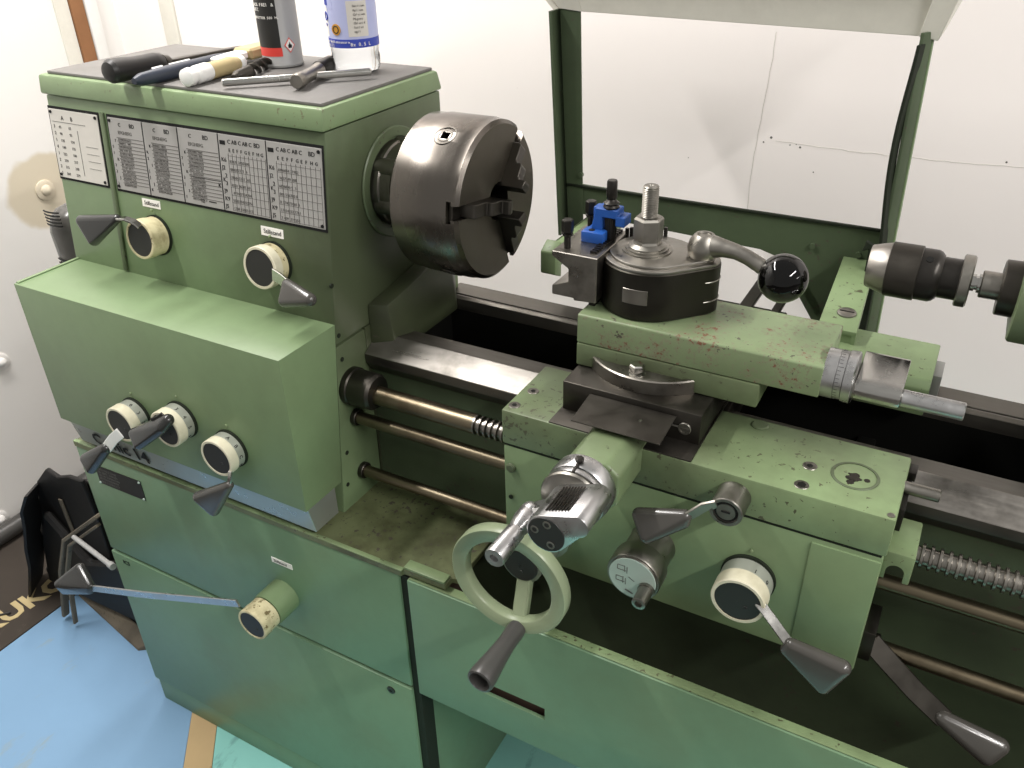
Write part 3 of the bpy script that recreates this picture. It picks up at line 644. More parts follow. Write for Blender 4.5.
def lineY(m, x0, z0, x1, z1, w=.0007, y=None):
    d = (V((x1, 0, z1))-V((x0, 0, z0))).normalized(); m.bar([(x0, yy if y is None else y, z0), (x1, yy if y is None else y, z1)], w, .0003, d.cross(V((0, 1, 0))))
ox, oz = .4515, -.3014
for x, z in ((-.012, .010), (-.013, -.006)):
    lineY(m, ox+x-.005, oz+z-.002, ox+x+.005, oz+z-.002); lineY(m, ox+x-.005, oz+z+.004, ox+x+.003, oz+z+.004); lineY(m, ox+x-.005, oz+z-.002, ox+x-.005, oz+z+.004); lineY(m, ox+x+.003, oz+z-.004, ox+x+.003, oz+z+.005); lineY(m, ox+x+.006, oz+z-.005, ox+x+.006, oz+z+.004)
lineY(m, ox-.004, oz+.001, ox+.003, oz-.003); lineY(m, ox-.007, oz-.018, ox+.002, oz-.021, .002)
m.build('pictogram_lines', 'inkgrey', df)
m = MB(); m.lathe([(0, .0095), (.004, .0095), (.004, .0082), (.024, .0076), (.0245, .0066), (.0245, .0042), (.020, .004)], (.4685, YA_-.0595, -.3095), m0, 32, cap=False); m.lathe([(.018, .005), (.020, .005)], (.4685, YA_-.0595, -.3095), m0, 16); m.build('pull_pin', 'satin', eng)
lever('half_nut_lever', (.5600, YA_, -.3017), m0, .041, .0285, [(.5800, -.2225, -.2960), (.5880, -.2262, -.3000), (.6000, -.2295, -.3100), (.6240, -.2350, -.3310)], .0105, [(.6210, -.235, -.3255), (.6180, -.235, -.3340), (.6580, -.240, -.3590), (.6710, -.240, -.3270)], [.0072, .0072, .0088, .0088], gmat='grip2', nums='10', parent=car, side=(.41, .6, .45), armmat='chrome')

# handwheel
HX, HZ, HR = .3200, -.3325, .0725
m = MB(); m.lathe([(-.002, .034), (.010, .033), (.012, .027), (.045, .026), (.047, .022)], (HX, YA_, HZ), m0, 40); hw = m.build('carriage_handwheel', 'wheelhub', car)
m = MB(); pr = [(-.0075, -.0105), (-.0060, -.0118), (.0060, -.0118), (.0080, -.0100), (.0080, .0046), (.0068, .0058), (-.0065, .0058), (-.0080, .0046)]
seg = 72; rings = []
for k in range(seg):
    a = 2*PI*k/seg; rings.append([m.bm.verts.new((HX+(HR+w)*math.cos(a), -.2790+d, HZ+(HR+w)*math.sin(a))) for d, w in [(p[0], p[1]-.0058) for p in pr]])
for k in range(seg):
    A, Bq = rings[k], rings[(k+1) % seg]
    for j in range(len(pr)): m.bm.faces.new([A[j], A[(j+1) % len(pr)], Bq[(j+1) % len(pr)], Bq[j]])
bmesh.ops.recalc_face_normals(m.bm, faces=m.bm.faces); m.build('rim', 'green_wheel', hw, 50)
for a in (-80, 100):
    a = math.radians(a); rd = V((math.cos(a), 0, math.sin(a))); m = MB(); m.bar([V((HX, -.243, HZ))+rd*.012, V((HX, -.262, HZ))+rd*.040, V((HX, -.278, HZ))+rd*.063], .019, .010, rd.cross(V((0, 1, 0)))); m.build('spoke', 'green_wheel', hw)
m = MB(); m.lathe([(0, .026), (.020, .0255), (.021, .021)], (HX, -.232, HZ), m0, 40); m.build('wheel_hub', 'wheelhub', hw)
m = MB(); m.lathe([(0, .0218), (.003, .0213), (.004, .0200), (.004, .001)], (HX, -.252, HZ), m0, 40, cap=False); m.lathe([(0, .0022), (.001, .0018)], (HX+.002, -.256, HZ-.007), m0, 10); m.build('hub_cap', 'face', hw)
m = MB(); m.lathe([(0, .0105), (.006, .0112), (.028, .0108), (.050, .0125), (.072, .0150), (.083, .0158), (.0865, .0150), (.0872, .0125), (.084, .0118), (.074, .0112), (.072, .001)], (HX+.0125, -.2860, HZ-.0640), m0, 40, cap=False); m.build('turning_handle', 'handle', hw)

# ================================================================== TOP SLIDE
ts = root('top_slide', 'green top slide with rusty chipped upper face and chrome crank, on the carriage', 'lathe slide', (.44, -.06, -.1392))
m = MB(); cxy = (.4005, -.058); m.lathe([(0, .001), (0, .0815), (.0150, .0815), (.0163, .0800), (.0163, .0760), (.0140, .0755), (.0140, .001)], (cxy[0], cxy[1], -.1390), ZA, 96); swb = m.build('swivel_base', 'steel', ts)
# trim swivel so that it is only a segment in front of the slab
m = MB(); m.box(.3200, .5280, -.1135, .03, -.1385, -.1105, .002); m.build('lower_slide', 'green_chip', ts)
c = MB(); c.box(.25, .60, -.109, .1, -.2, 0); c = c.build('c', 'steel'); c3 = MB(); c3.box(.461, .60, -.2, .1, -.2, 0); c3 = c3.build('c', 'steel')
boolp(swb, ts, [c, c3])
m = MB(); m.cyl((.3985, -.1245, -.128), (.3985, -.1245, -.1235), .0095, seg=24); m.hexnut((.3985, -.1245, -.1235), ZA, .0086, .0110, .0014); m.build('clamp_nut', 'chrome', ts)
m = MB(); m.prism([(-.1125, -.1095), (-.1120, -.0765), (-.1105, -.0748), (-.012, -.0738), (-.008, -.078), (-.008, -.1095)], yz, .3200, .5860, .0015); m.build('upper_slide', 'green_rust', ts)
# dial and crank along +x
TY, TZ = -.0860, -.0925
m = MB(); m.lathe([(0, .0255), (.012, .0255), (.0123, .0247), (.0127, .0255), (.0195, .0255), (.0200, .0245), (.0203, .0265), (.0285, .0270), (.0300, .025), (.031, .018)], (.5855, TY, TZ), XA, 56); td = m.build('top_slide_dial', 'alu', ts)
m = MB()
for k in range(40):
    a = 2*PI*k/40; rr = .02562; m.bar([(.5985, TY+rr*math.cos(a), TZ+rr*math.sin(a)), (.602 if k % 5 else .604, TY+rr*math.cos(a), TZ+rr*math.sin(a))], .0004, .0002, V((0, -math.sin(a), math.cos(a))))
m.build('dial_graduations', 'ink', td)
m = MB(); m.prism([(-.1090, -.0950), (-.1075, -.1035), (-.1000, -.1080), (-.0920, -.1065), (-.0600, -.098), (-.0530, -.0920), (-.0530, -.0800), (-.0560, -.0755), (-.0610, -.0740), (-.0920, -.0845), (-.1030, -.0865), (-.1075, -.0895)], yz, .6170, .6600, .0012, 2, .6); tc = m.build('top_slide_crank', 'chrome', ts)
m = MB(); m.cyl((.6600, -.0990, -.0960), (.7160, -.0990, -.0960), .0088, b=.0010, seg=32); m.build('crank_handle', 'alu', tc)
m = MB(); m.cyl((.606, -.098, -.0975), (.6205, -.098, -.0975), .0105, seg=28, b=.001); m.build('crank_boss', 'satin', tc)

# ================================================================== TOOL POST
tp = root('tool_post', 'dark round quick-change tool post with a central threaded stud, on the top slide', 'tool post', (.385, -.05, -.0735))
PX, PY = .3800, -.0480
# plan outline: a big drum drawn out to the clamp shaft on the right
def teardrop(r0, c1, r1, n=28):
    pts = []
    c0_ = V((PX, PY)); c1_ = V(c1); d = (c1_-c0_); L = d.length; base = math.atan2(d.y, d.x); k = math.acos((r0-r1)/L)
    for i in range(n+1):
        a = base+k+(2*PI-2*k)*i/n; pts.append((c0_.x+r0*math.cos(a), c0_.y+r0*math.sin(a)))
    for i in range(9):
        a = base-k+2*k*i/8; pts.append((c1_.x+r1*math.cos(a), c1_.y+r1*math.sin(a)))
    return pts
c1 = (.4330, -.0385)
xyf = lambda u, v, a: (u, v, a)
m = MB(); m.prism(teardrop(.0545, c1, .0215), xyf, -.0735, -.0185, .0012, 1, .6); tb = m.build('post_body', 'post_steel', tp)
# top flange, domed
m = MB(); z = -.0183
pr0, pr1 = teardrop(.0535, c1, .0205), teardrop(.0470, (.4310, -.0385), .0160)
m.prism(pr0, xyf, -.0187, -.0150, .0012, 2, .6); m.prism(pr1, xyf, -.0160, -.0118, .0018, 2, .6); m.build('top_plate', 'satin', tb)
# slots on the clamp side and pad on the front
m = MB()
m.box(.4300, .4308, -.0640, -.045, -.0735, -.055); 
for z0 in (-.0345, -.0560): m.prism([(a[0], a[1]) for a in teardrop(.0548, (.4333, -.0385), .0217)][20:], xyf, z0, z0+.0008) if False else None
m.hexa([(.4275, -.0640, -.0345), (.4290, -.0635, -.0345), (.4290, -.0600, -.0345), (.4275, -.0600, -.0345), (.4275, -.0640, -.0185), (.4290, -.0635, -.0185), (.4290, -.06, -.0185), (.4275, -.06, -.0185)])
m.hexa([(.4275, -.0640, -.0735), (.4290, -.0635, -.0735), (.4290, -.0600, -.0735), (.4275, -.0600, -.0735), (.4275, -.0640, -.0580), (.4290, -.0635, -.0580), (.4290, -.06, -.0580), (.4275, -.06, -.0580)])
m.cyl((.4220, -.0700, -.0440), (.4220, -.0600, -.0440), .0022, seg=14)
m.build('clamp_slots', 'pit', tb)
m = MB()
for zz in (-.0350, -.0580):
    n = 14; c0_ = V(c1); r = .0217; pts = [(c0_.x+r*math.cos(a), c0_.y+r*math.sin(a)) for a in [math.radians(-105+k*10) for k in range(n)]]
    m.tube([(a, b, zz) for a, b in pts], .0008, 6)
m.build('collar_lines', 'satin', tb)
# rectangular worn window in the drum front
m = MB(); pts = []
for sgn, rr in ((1, .0551), (-1, .0540)):
    pts += [(PX+rr*math.cos(a), PY+rr*math.sin(a)) for a in [math.radians(-88+sgn*k*3.0) for k in range(-5, 6)]]
m.prism(pts, xyf, -.0540, -.0370, .0003, 1, .9); m.build('worn_pad', 'steel', tb)
# washers, tall nut, threaded stud
m = MB(); m.lathe([(0, .0275), (.002, .0275), (.0022, .0240), (.0042, .0240), (.0045, .021), (.0060, .021), (.009, .0165)], (.3735, PY, -.0122), ZA, 48); stud = m.build('stud_washer', 'satin', tp)
m = MB(); m.lathe([(0, .0165), (.004, .0150), (.0045, .0165), (.0275, .0165), (.0300, .0145)], (.3735, PY, -.0040), ZA, 6); m.build('hex_nut', 'satin', stud)
m = MB(); pr = [(0, .0085)]; z = 0
while z < .034: pr += [(z, .0080), (z+.0007, .0089), (z+.0015, .0080)]; z += .0019
pr += [(.0352, .0086), (.0366, .0074), (.0366, .003), (.0352, .002)]
m.lathe(pr, (.3735, PY, .0240), ZA, 24, cap=False); m.build('threaded_stud', 'satin', stud)
# serrated dovetail on the left where the holder hangs
m = MB()
for k in range(9):
    a = math.radians(95+k*6); c_ = V((PX+.0545*math.cos(a), PY+.0545*math.sin(a), 0)); m.box(c_.x-.0018, c_.x+.0018, c_.y-.0018, c_.y+.0018, -.0735, -.0045)
for k in range(14):
    m.box(.3225, .3300, -.088+k*.0056, -.0855+k*.0056, -.0735, -.0080)
m.build('serrations', 'black_steel', tb)
# clamp handle with black ball
ct = V((.4340, -.0400, -.0120))
m = MB(); m.lathe([(0, .0145), (.004, .0165), (.011, .0172), (.019, .0150), (.0245, .0110), (.0255, .0100), (.0255, .0075), (.0240, .007)], ct, ZA, 36); hnd = m.build('clamp_handle', 'satin', tp)
ballc = V((.5235, -.0500, -.0165))
a0 = ct+V((.002, 0, .012)); d = (ballc-a0)
path = [a0+d*t+V((0, 0, .0075*math.sin(PI*min(1, t*1.2)))) for t in (0, .12, .25, .4, .55, .7, .85, 1)]
m = MB(); m.tube(path, .008, 20, [.0125, .0120, .0095, .0082, .0080, .0082, .0085, .0085]); m.build('handle_arm', 'satin', hnd)
m = MB(); m.sphere(ballc, .0255, 48); m.build('ball_knob', 'ball', hnd)

# ================================================================== TOOL HOLDERS
th = root('steel_tool_holder', 'bare steel open-jaw tool holder hanging on the left side of the tool post', 'tool holder', (.309, -.055, -.063))
m = MB(); m.prism([(.3362, -.0108), (.2816, -.0105), (.2816, -.0165), (.3020, -.0290), (.3020, -.0440), (.2820, -.0520), (.2820, -.0632), (.3090, -.0632), (.3090, -.0660), (.3362, -.0640)], lambda u, v, a: (u, a, v), -.1000, -.0080, .0008, 1, .4); hb = m.build('holder_body', 'satin', th)
hb.data.materials[0] = M['steel']
def bolt(x, y, z0, h, par, r=.0052):
    m = MB(); m.cyl((x, y, z0), (x, y, z0+h*.62), r*.72, seg=18); m.lathe([(h*.42, r*.8), (h*.44, r*1.05), (h*.52, r*1.25)], (x, y, z0), ZA, 24); m.hexnut((x, y, z0+h*.55), ZA, r*1.3, h*.45); m.build('clamp_screw', 'black_steel', par)
bolt(.2935, -.0850, -.0106, .0330, th); bolt(.2925, -.0200, -.0106, .0340, th)
bh = root('blue_tool_holder', 'blue painted height stop bracket with knurled screw, on the steel tool holder', 'bracket', (.325, -.045, -.0107))
m = MB()
m.box(.2990, .3255, -.0620, -.0440, -.0107, .0020, .0012)
m.box(.3060, .3210, -.0450, -.0300, -.0107, .0260, .0015)
m.prism([(.3010, .0020), (.3060, .0030), (.3085, .0140), (.3110, .0270), (.3370, .0270), (.3370, .0200), (.3460, .0200), (.3460, .0085), (.3350, .0085), (.3350, .0170), (.3190, .0170), (.3190, .0020), (.3190, -.0105), (.3010, -.0105)], lambda u, v, a: (u, a, v), -.0500, -.0300, .0009, 1, .4)
m.build('bracket_body', 'blue', bh)
m = MB(); m.lathe([(0, .0036), (.0004, .0036)], (.309, -.054, .0020), ZA, 18); m.build('bracket_hole', 'pit', bh)
m = MB(); m.cyl((.3265, -.0420, -.0100), (.3265, -.0420, .0175), .0062, seg=24)
for k in range(16):
    a = 2*PI*k/16; m.box(.3265+.0062*math.cos(a)-.0006, .3265+.0062*math.cos(a)+.0006, -.042+.0062*math.sin(a)-.0006, -.042+.0062*math.sin(a)+.0006, -.0100, .0170)
m.build('knurled_screw', 'black_steel', bh)
m = MB(); m.lathe([(0, .0085), (.002, .0092), (.004, .0080), (.006, .0092), (.008, .0060), (.010, .0048), (.012, .0060), (.030, .0058), (.0315, .0050)], (.3265, -.042, .0268), ZA, 20); m.build('height_screw', 'black_steel', bh)

# ================================================================== TAILSTOCK + DRILL CHUCK
tl = root('tailstock', 'green tailstock casting with a short steel quill, at the right end of the bed', 'tailstock', (.95, 0, -.2))
QZ = -.0070
m = MB(); pts = [(.047*math.cos(a)*1.0, QZ-.004+.050*math.sin(a)) for a in [math.radians(k) for k in range(-50, 231, 14)]]
m.prism(pts, yz, .7345, 1.02, .003, 2, .6); tbdy = m.build('barrel_housing', 'green_dirty', tl)
m = MB(); m.hexa([(.83, -.05, -.186), (1.03, -.05, -.186), (1.03, .12, -.186), (.83, .12, -.186), (.86, -.030, -.03), (1.0, -.030, -.03), (1.0, .04, -.03), (.86, .04, -.03)], .006); m.build('tailstock_column', 'green_chip', tl)
m = MB(); m.box(.80, 1.06, -.0735, .137, -.1995, -.180, .003); m.build('tailstock_base', 'green_dark', tl)
m = MB(); m.lathe([(.7190, .0262), (.7200, .0272), (.7350, .0275), (.7350, .014), (.719, .014), (.719, .0262)], (0, 0, QZ), XA, 48, cap=False); m.build('barrel_collar', 'steel_dark', tl)
m = MB(); m.cyl((.7020, 0, QZ), (.76, 0, QZ), .0135, b=.001, seg=32); m.build('quill', 'satin', tl)
dc = root('drill_chuck', 'black and steel keyless drill chuck held in the tailstock quill', 'drill chuck', (.64, 0, QZ-.0275))
m = MB(); m.lathe([(.5975, .010), (.5975, .0205), (.5985, .0215), (.6150, .0262), (.6165, .0265)], (0, 0, QZ), XA, 56, cap=False); m.lathe([(.600, .010), (.6005, .0101)], (0, 0, QZ), XA, 20); nose = m.build('nose', 'steel_way', dc)
m = MB(); m.lathe([(.6160, .0262), (.6170, .0278), (.6450, .0278), (.6458, .0268)], (0, 0, QZ), XA, 64); m.build('sleeve', 'steel_dark', dc)
m = MB(); m.lathe([(.6455, .0262), (.6590, .0262), (.6625, .0250), (.6660, .0215), (.6660, .0205), (.6830, .0205)], (0, 0, QZ), XA, 56)
rd = V((0, -.55, .84)).normalized(); m.build('chuck_shell', 'black_steel', dc)
m = MB(); m.lathe([(0, .0038), (.001, .0034)], V((.653, 0, QZ))+rd*.0256, rd, 16); m.build('key_hole', 'pit', dc)
m = MB(); m.lathe([(.6825, .0245), (.6835, .0262), (.6920, .0262), (.6935, .0245)], (0, 0, QZ), XA, 14); m.build('clamp_nut', 'satin', dc)
m = MB(); m.lathe([(.693, .0085), (.697, .0085), (.697, .0070), (.6995, .0070), (.6995, .0095), (.7020, .0095), (.7022, .008)], (0, 0, QZ), XA, 32); m.build('arbor', 'chrome', dc)

# ================================================================== SPLASH GUARD
gd = root('splash_guard', 'dark green splash guard frame with a cream hood, standing behind the bed', 'splash guard', (.37, .26, -.28))
GY = .2650
m = MB(); m.prism([(.128, -.0595), (.586, -.0645), (.600, -.145), (.598, -.215), (.520, -.215), (.455, -.1230), (.430, -.1160), (.128, -.1060)], lambda u, v, a: (u, a, v), GY, GY+.003, .0006, 1); gp = m.build('back_panel', 'green_dark', gd)
m = MB(); m.box(.128, .586, GY-.004, GY+.001, -.064, -.0605, .0005)
m.build('panel_fold', 'seam', gp)
for x, z in ((.50, -.098), (.150, -.045), (.56, -.1)): m = MB(); m.cyl((x, GY-.0045, z), (x, GY+.001, z), .004, seg=12); m.build('panel_screw', 'green_dark', gp)
# left post (angle section)
m = MB(); m.hexa([(.131, GY-.002, -.135), (.156, GY-.002, -.135), (.156, GY, -.135), (.131, GY, -.135), (.113, GY-.002, .185), (.144, GY-.002, .185), (.144, GY, .185), (.113, GY, .185)])
m.hexa([(.127, GY-.030, -.135), (.131, GY-.030, -.135), (.131, GY, -.135), (.127, GY, -.135), (.109, GY-.030, .185), (.113, GY-.030, .185), (.113, GY, .185), (.109, GY, .185)]); m.build('left_post', 'green_dark', gd)
m = MB(); m.hexa([(.590, GY-.020, -.250), (.594, GY-.020, -.250), (.606, GY, -.250), (.601, GY, -.250), (.5800, GY-.020, .182), (.584, GY-.020, .182), (.594, GY, .182), (.589, GY, .182)], .0006, 1); m.build('right_post', 'green_dark', gd)
m = MB(); m.hexa([(.598, GY-.004, -.250), (.606, GY-.004, -.250), (.606, GY+.010, -.250), (.598, GY+.010, -.250), (.5865, GY-.004, .182), (.5935, GY-.004, .182), (.5935, GY+.010, .182), (.5865, GY+.010, .182)], .0006, 1); m.build('post_flange', 'green', gd)
# curved rubber strip on the inside of the right post
path = [(.5835-.0075*math.sin(PI*min(1, t*1.02))**1.3+.006*t, GY-.023, .170-.255*t) for t in [k/20 for k in range(21)]]
m = MB(); m.bar(path, .016, .004, (0.3, 1, 0)); m.build('edge_seal', 'seam', gd)
m = MB(); m.bar([(.568, GY-.03, -.075), (.582, GY-.03, -.078), (.584, GY-.028, -.235)], .016, .006, (1, 0, 0)); m.build('hinge_strap', 'seam', gd)
# cream hood rising toward the operator
m = MB(); m.hexa([(.146, GY-.004, .183), (.577, GY-.004, .176), (.577, GY-.001, .176), (.146, GY-.001, .183), (.130, GY-.016, .256), (.596, GY-.016, .250), (.596, GY-.013, .250), (.130, GY-.013, .256)], .0006, 1)
hood = m.build('hood', 'creamsheet', gd)
m = MB(); m.hexa([(.1120, GY-.004, .186), (.146, GY-.004, .183), (.146, GY-.001, .183), (.1120, GY-.001, .186), (.06, GY-.030, .256), (.130, GY-.016, .256), (.130, GY-.013, .256), (.06, GY-.027, .256)]); m.hexa([(.109, GY-.012, .183), (.112, GY-.004, .183), (.114, GY+.09, .183), (.111, GY+.09, .183), (.050, GY-.040, .256), (.054, GY-.030, .256), (.062, GY+.09, .256), (.058, GY+.09, .256)]); m.build('hood_end', 'creamsheet', hood)
m = MB(); m.hexa([(.577, GY-.008, .176), (.599, GY-.006, .172), (.599, GY+.09, .172), (.596, GY+.09, .176), (.590, GY-.030, .250), (.620, GY-.022, .250), (.624, GY+.09, .250), (.618, GY+.09, .250)], .0008, 1); m.build('hood_end', 'creamsheet', hood)
m = MB(); m.box(.046, .634, GY-.045, GY+.10, .2560, .2600, .001); m.build('hood_top', 'creamsheet', hood)
# brackets to the carriage
m = MB(); m.hexa([(.5480, .085, -.1330), (.5930, .085, -.1330), (.5830, GY, -.1120), (.5420, GY, -.1120), (.5480, .085, -.1270), (.5930, .085, -.1270), (.5830, GY, -.1055), (.5420, GY, -.1055)], .001); m.hexa([(.588, .085, -.150), (.593, .085, -.150), (.583, GY, -.130), (.578, GY, -.130), (.588, .085, -.132), (.593, .085, -.132), (.583, GY, -.111), (.578, GY, -.111)]); m.box(.549, .592, .087, .105, -.146, -.131); m.build('right_bracket', 'green_chip', gd)
m = MB(); m.lathe([(0, .0115), (.002, .0110), (.003, .009)], (.574, .124, -.1225), (0, -.12, 1), 28); sb = m.build('bracket_screw', 'satin', gd)
m = MB(); m.box(.5655, .5825, .1230, .1246, -.1195, -.1190); m.build('screw_slot', 'pit', sb)
m = MB(); m.box(.1620, .2250, .1250, GY, -.1140, -.1080, .002); m.box(.1620, .1680, .1250, GY, -.1500, -.1080, .002); m.prism([(.125, -.150), (.105, -.140), (.105, -.108), (.125, -.096)], yz, .162, .186, .002); m.build('left_bracket', 'green_chip', gd)
m = MB(); m.bar([(.4490, .11, -.146), (.4490, GY+.002, -.146)], .017, .006, XA); m.bar([(.4870, .11, -.146), (.4870, GY+.002, -.146)], .011, .006, XA); m.bar([(.2, .14, -.152), (.5, .14, -.152)], .02, .006, YA); m.build('stay_bars', 'steel_dark', gd)

# ================================================================== THINGS ON THE HEADSTOCK
ZT = .1260
def along(a, b, prof, name, mat, parent, seg=24): 
    m = MB(); a, b = V(a), V(b); L = (b-a).length; m.lathe([(t*L, r) for t, r in prof], a, b-a, seg); return m.build(name, mat, parent)
fl = root('file', 'flat file with a fat black handle, leftmost tool on the rubber mat', 'file', (-.30, -.05, ZT))
A, Bp = (-.3170, -.1560, ZT+.0165), (-.3230, -.0620, ZT+.0125)
along(A, Bp, [(0, .006), (.02, .0115), (.07, .0148), (.2, .0152), (.45, .0135), (.7, .0135), (.82, .0142), (.93, .0130), (.97, .0100), (1, .0085)], 'handle', 'blackplast', fl, 32)
m = MB(); m.bar([(-.3232, -.0560, ZT+.0120), (-.3245, -.0400, ZT+.0110), (-.3350, .0480, ZT+.0075), (-.3460, .110, ZT+.003)], .0130, .0050, (1, .1, 0)); m.build('blade', 'steel_dark', fl)
along((-.3231, -.0630, ZT+.0124), (-.3238, -.0480, ZT+.0118), [(0, .0100), (.6, .0085), (1, .004)], 'ferrule', 'steel_dark', fl)
kn = root('knife', 'dark navy pen-shaped hand tool with white marks, lying between the file and the paint brush', 'hand tool', (-.285, -.07, ZT))
along((-.2700, -.1560, ZT+.0092), (-.2830, .0310, ZT+.0080), [(0, .004), (.06, .0078), (.3, .0092), (.8, .0088), (1, .006)], 'barrel', 'navy', kn)
m = MB()
for t0, t1 in ((.20, .30), (.36, .56)):
    a, b = V((-.2700, -.1560, ZT+.0092)), V((-.2830, .0310, ZT+.0080)); o = V((-.0050, 0, .0078)); m.bar([a+(b-a)*t0+o, a+(b-a)*t1+o], .0042, .0012, V((.6, 0, .8)).cross(YA))
m.build('white_mark', 'white', kn)
br = root('paint_brush', 'paint brush with a cream handle and tan bristles, lying behind the other tools', 'brush', (-.25, .02, ZT))
m = MB(); m.bar([(-.2570, -.0300, ZT+.012), (-.2610, .005, ZT+.0125), (-.2635, .0250, ZT+.0125)], .022, .010, (1, .1, 0)); m.build('brush_handle', 'white', br)
m = MB(); m.bar([(-.2635, .0250, ZT+.0125), (-.2660, .050, ZT+.0125), (-.2680, .085, ZT+.012)], .032, .015, (1, .1, 0)); m.build('bristles', 'tan', br)
hm = root('plastic_punch', 'white-capped plastic punch with a tan wooden body, lying beside the twist drill', 'hand tool', (-.22, -.08, ZT))
m = MB(); m.lathe([(0, .007), (.002, .0105), (.010, .0112), (.014, .0095), (.018, .0078)], (-.2160, -.1235, ZT+.0112), V((-.10, 1, 0)), 32); m.lathe([(0, .0078), (.003, .0112), (.022, .0115), (.026, .0105)], (-.2175, -.1060, ZT+.0115), V((-.10, 1, 0)), 32); m.build('white_end', 'white', hm)
along((-.2200, -.0805, ZT+.0112), (-.2300, -.0200, ZT+.0105), [(0, .0106), (.5, .0106), (.75, .0112), (.8, .0100), (1, .0085)], 'body', 'tan', hm)
m = MB(); m.sphere((-.2312, -.0140, ZT+.0105), .0098, 16); m.build('clear_end', 'white', hm)
dr = root('twist_drill', 'dark twist drill bit lying between the spray can and the white-capped punch', 'drill bit', (-.19, -.04, ZT))
a, b = V((-.1720, -.0850, ZT+.0078)), V((-.2160, .0400, ZT+.0078)); d = (b-a).normalized(); n1 = d.cross(ZA).normalized(); n2 = d.cross(n1); L = (b-a).length
m = MB(); m.lathe([(0, .004), (.01, .0072), (.045, .0072)], a, d, 20); m.build('shank', 'steel_dark', dr)
m = MB()
for off in (0, PI):
    ring = []
    N_ = 60
    for i in range(N_+1):
        t = i/N_; ang = off+t*2.3*2*PI; c_ = a+d*(.043+(L-.043)*t); rr = .0074 if t < .93 else .0074*(1-t)/.07+.0005
        e1 = n1*math.cos(ang)+n2*math.sin(ang); e2 = -n1*math.sin(ang)+n2*math.cos(ang)
        ring.append([m.bm.verts.new(c_+e1*rr*.15+e2*rr*.22), m.bm.verts.new(c_+e1*rr*.97+e2*rr*.30), m.bm.verts.new(c_+e1*rr-e2*rr*.45), m.bm.verts.new(c_+e1*rr*.25-e2*rr*.5)])
    fs = [m.bm.faces.new([p[k], p[(k+1) % 4], q_[(k+1) % 4], q_[k]]) for p, q_ in zip(ring, ring[1:]) for k in range(4)]
    fs += [m.bm.faces.new(ring[0][::-1]), m.bm.faces.new(ring[-1])]; bmesh.ops.recalc_face_normals(m.bm, faces=fs)
m.build('flutes', 'steel_dark', dr)
ck = root('chuck_key', 'steel T-shaped chuck key lying in front of the spray can and bottle', 'chuck key', (-.09, -.05, ZT))
m = MB(); m.cyl((-.1665, -.1110, ZT+.0072), (-.0310, .0120, ZT+.0090), .0046, b=.001, seg=24); m.build('cross_bar', 'chrome', ck)
a = V((-.0735, -.0770, ZT+.0110)); b = V((-.1070, .0270, ZT+.0110)); 
along(a+V((.0018, -.006, 0)), b, [(0, .0080), (.03, .0095), (.12, .0095), (.16, .0085), (.5, .0078), (.62, .0095)], 'shank', 'steel', ck, 28)
along(a+(b-a)*.60, b, [(0, .0098), (.05, .0108), (.3, .0100), (.35, .0108), (.6, .0100), (.65, .0108), (.95, .0104), (1, .008)], 'knurled_head', 'black_steel', ck, 28)
# spray can
CC = V((-.2030, .0400, ZT)); CR = .0275
can = root('spray_can', 'grey spray can with black and red label, standing on top of the headstock', 'spray can', CC)
m = MB(); m.lathe([(0, .0255), (.0015, .0278), (.004, .0282), (.006, .0270), (.15, .0270), (.156, .0255)], CC, ZA, 64); m.build('can_body', 'graymetal', can)
def wrap(c, r, a0, a1, z0, z1, mat, name, par, th_=.0004, n=24):
    m = MB(); pts = [(c.x+(r+th_)*math.cos(math.radians(a0+(a1-a0)*k/n)), c.y+(r+th_)*math.sin(math.radians(a0+(a1-a0)*k/n))) for k in range(n+1)]+[(c.x+(r-.0003)*math.cos(math.radians(a1-(a1-a0)*k/n)), c.y+(r-.0003)*math.sin(math.radians(a1-(a1-a0)*k/n))) for k in range(n+1)]
    m.prism(pts, xyf, z0, z1); return m.build(name, mat, par)
wrap(CC, .0270, 120, 313, ZT+.0265, ZT+.150, 'face', 'black_label', can)
wrap(CC, .0270, 120, 315, ZT+.0155, ZT+.0265, 'red', 'red_band', can)
def wraptext(bm, s, size, c, r, a, z, lift=.0003):
    w = size*.56
    for i, ch in enumerate(s):
        aa = math.radians(a)+i*w/r; rd = V((math.cos(aa), math.sin(aa), 0)); tn = V((-math.sin(aa), math.cos(aa), 0)); text_into(bm, ch, size, c+rd*(r+.0006)+V((0, 0, z)), tn, ZA, lift)
m = MB()
for s, sz, z in (('SAFETY', .0058, .094), ('BRAKE CLEAN', .0058, .087), ('LACK-FREI &', .0058, .078), ('ROST.', .0058, .072), ('ENTFETTER 500 ML', .0045, .0625)): wraptext(m.bm, s, sz, CC, .0270, 232, z)
m.build('label_lettering', 'label', can)
m = MB(); aa = math.radians(338); rd = V((math.cos(aa), math.sin(aa), 0)); tn = V((-math.sin(aa), math.cos(aa), 0)); c_ = CC+V((0, 0, .029))
def dia(r0, lift, mat, nm, par): m = MB(); m.prism([(-r0*.75, 0), (0, -r0), (r0*.75, 0), (0, r0)], lambda u, v, w: c_+tn*u+ZA*v+rd*w, .0255, .0270+lift); return m.build(nm, mat, par)
d1 = dia(.0098, .0005, 'red', 'hazard_diamond', can); 
m = MB(); m.prism([(-.0061, 0), (0, -.0081), (.0061, 0), (0, .0081)], lambda u, v, w: c_+tn*u+ZA*v+rd*w, .0270, .0278); m.build('diamond_field', 'label', d1)
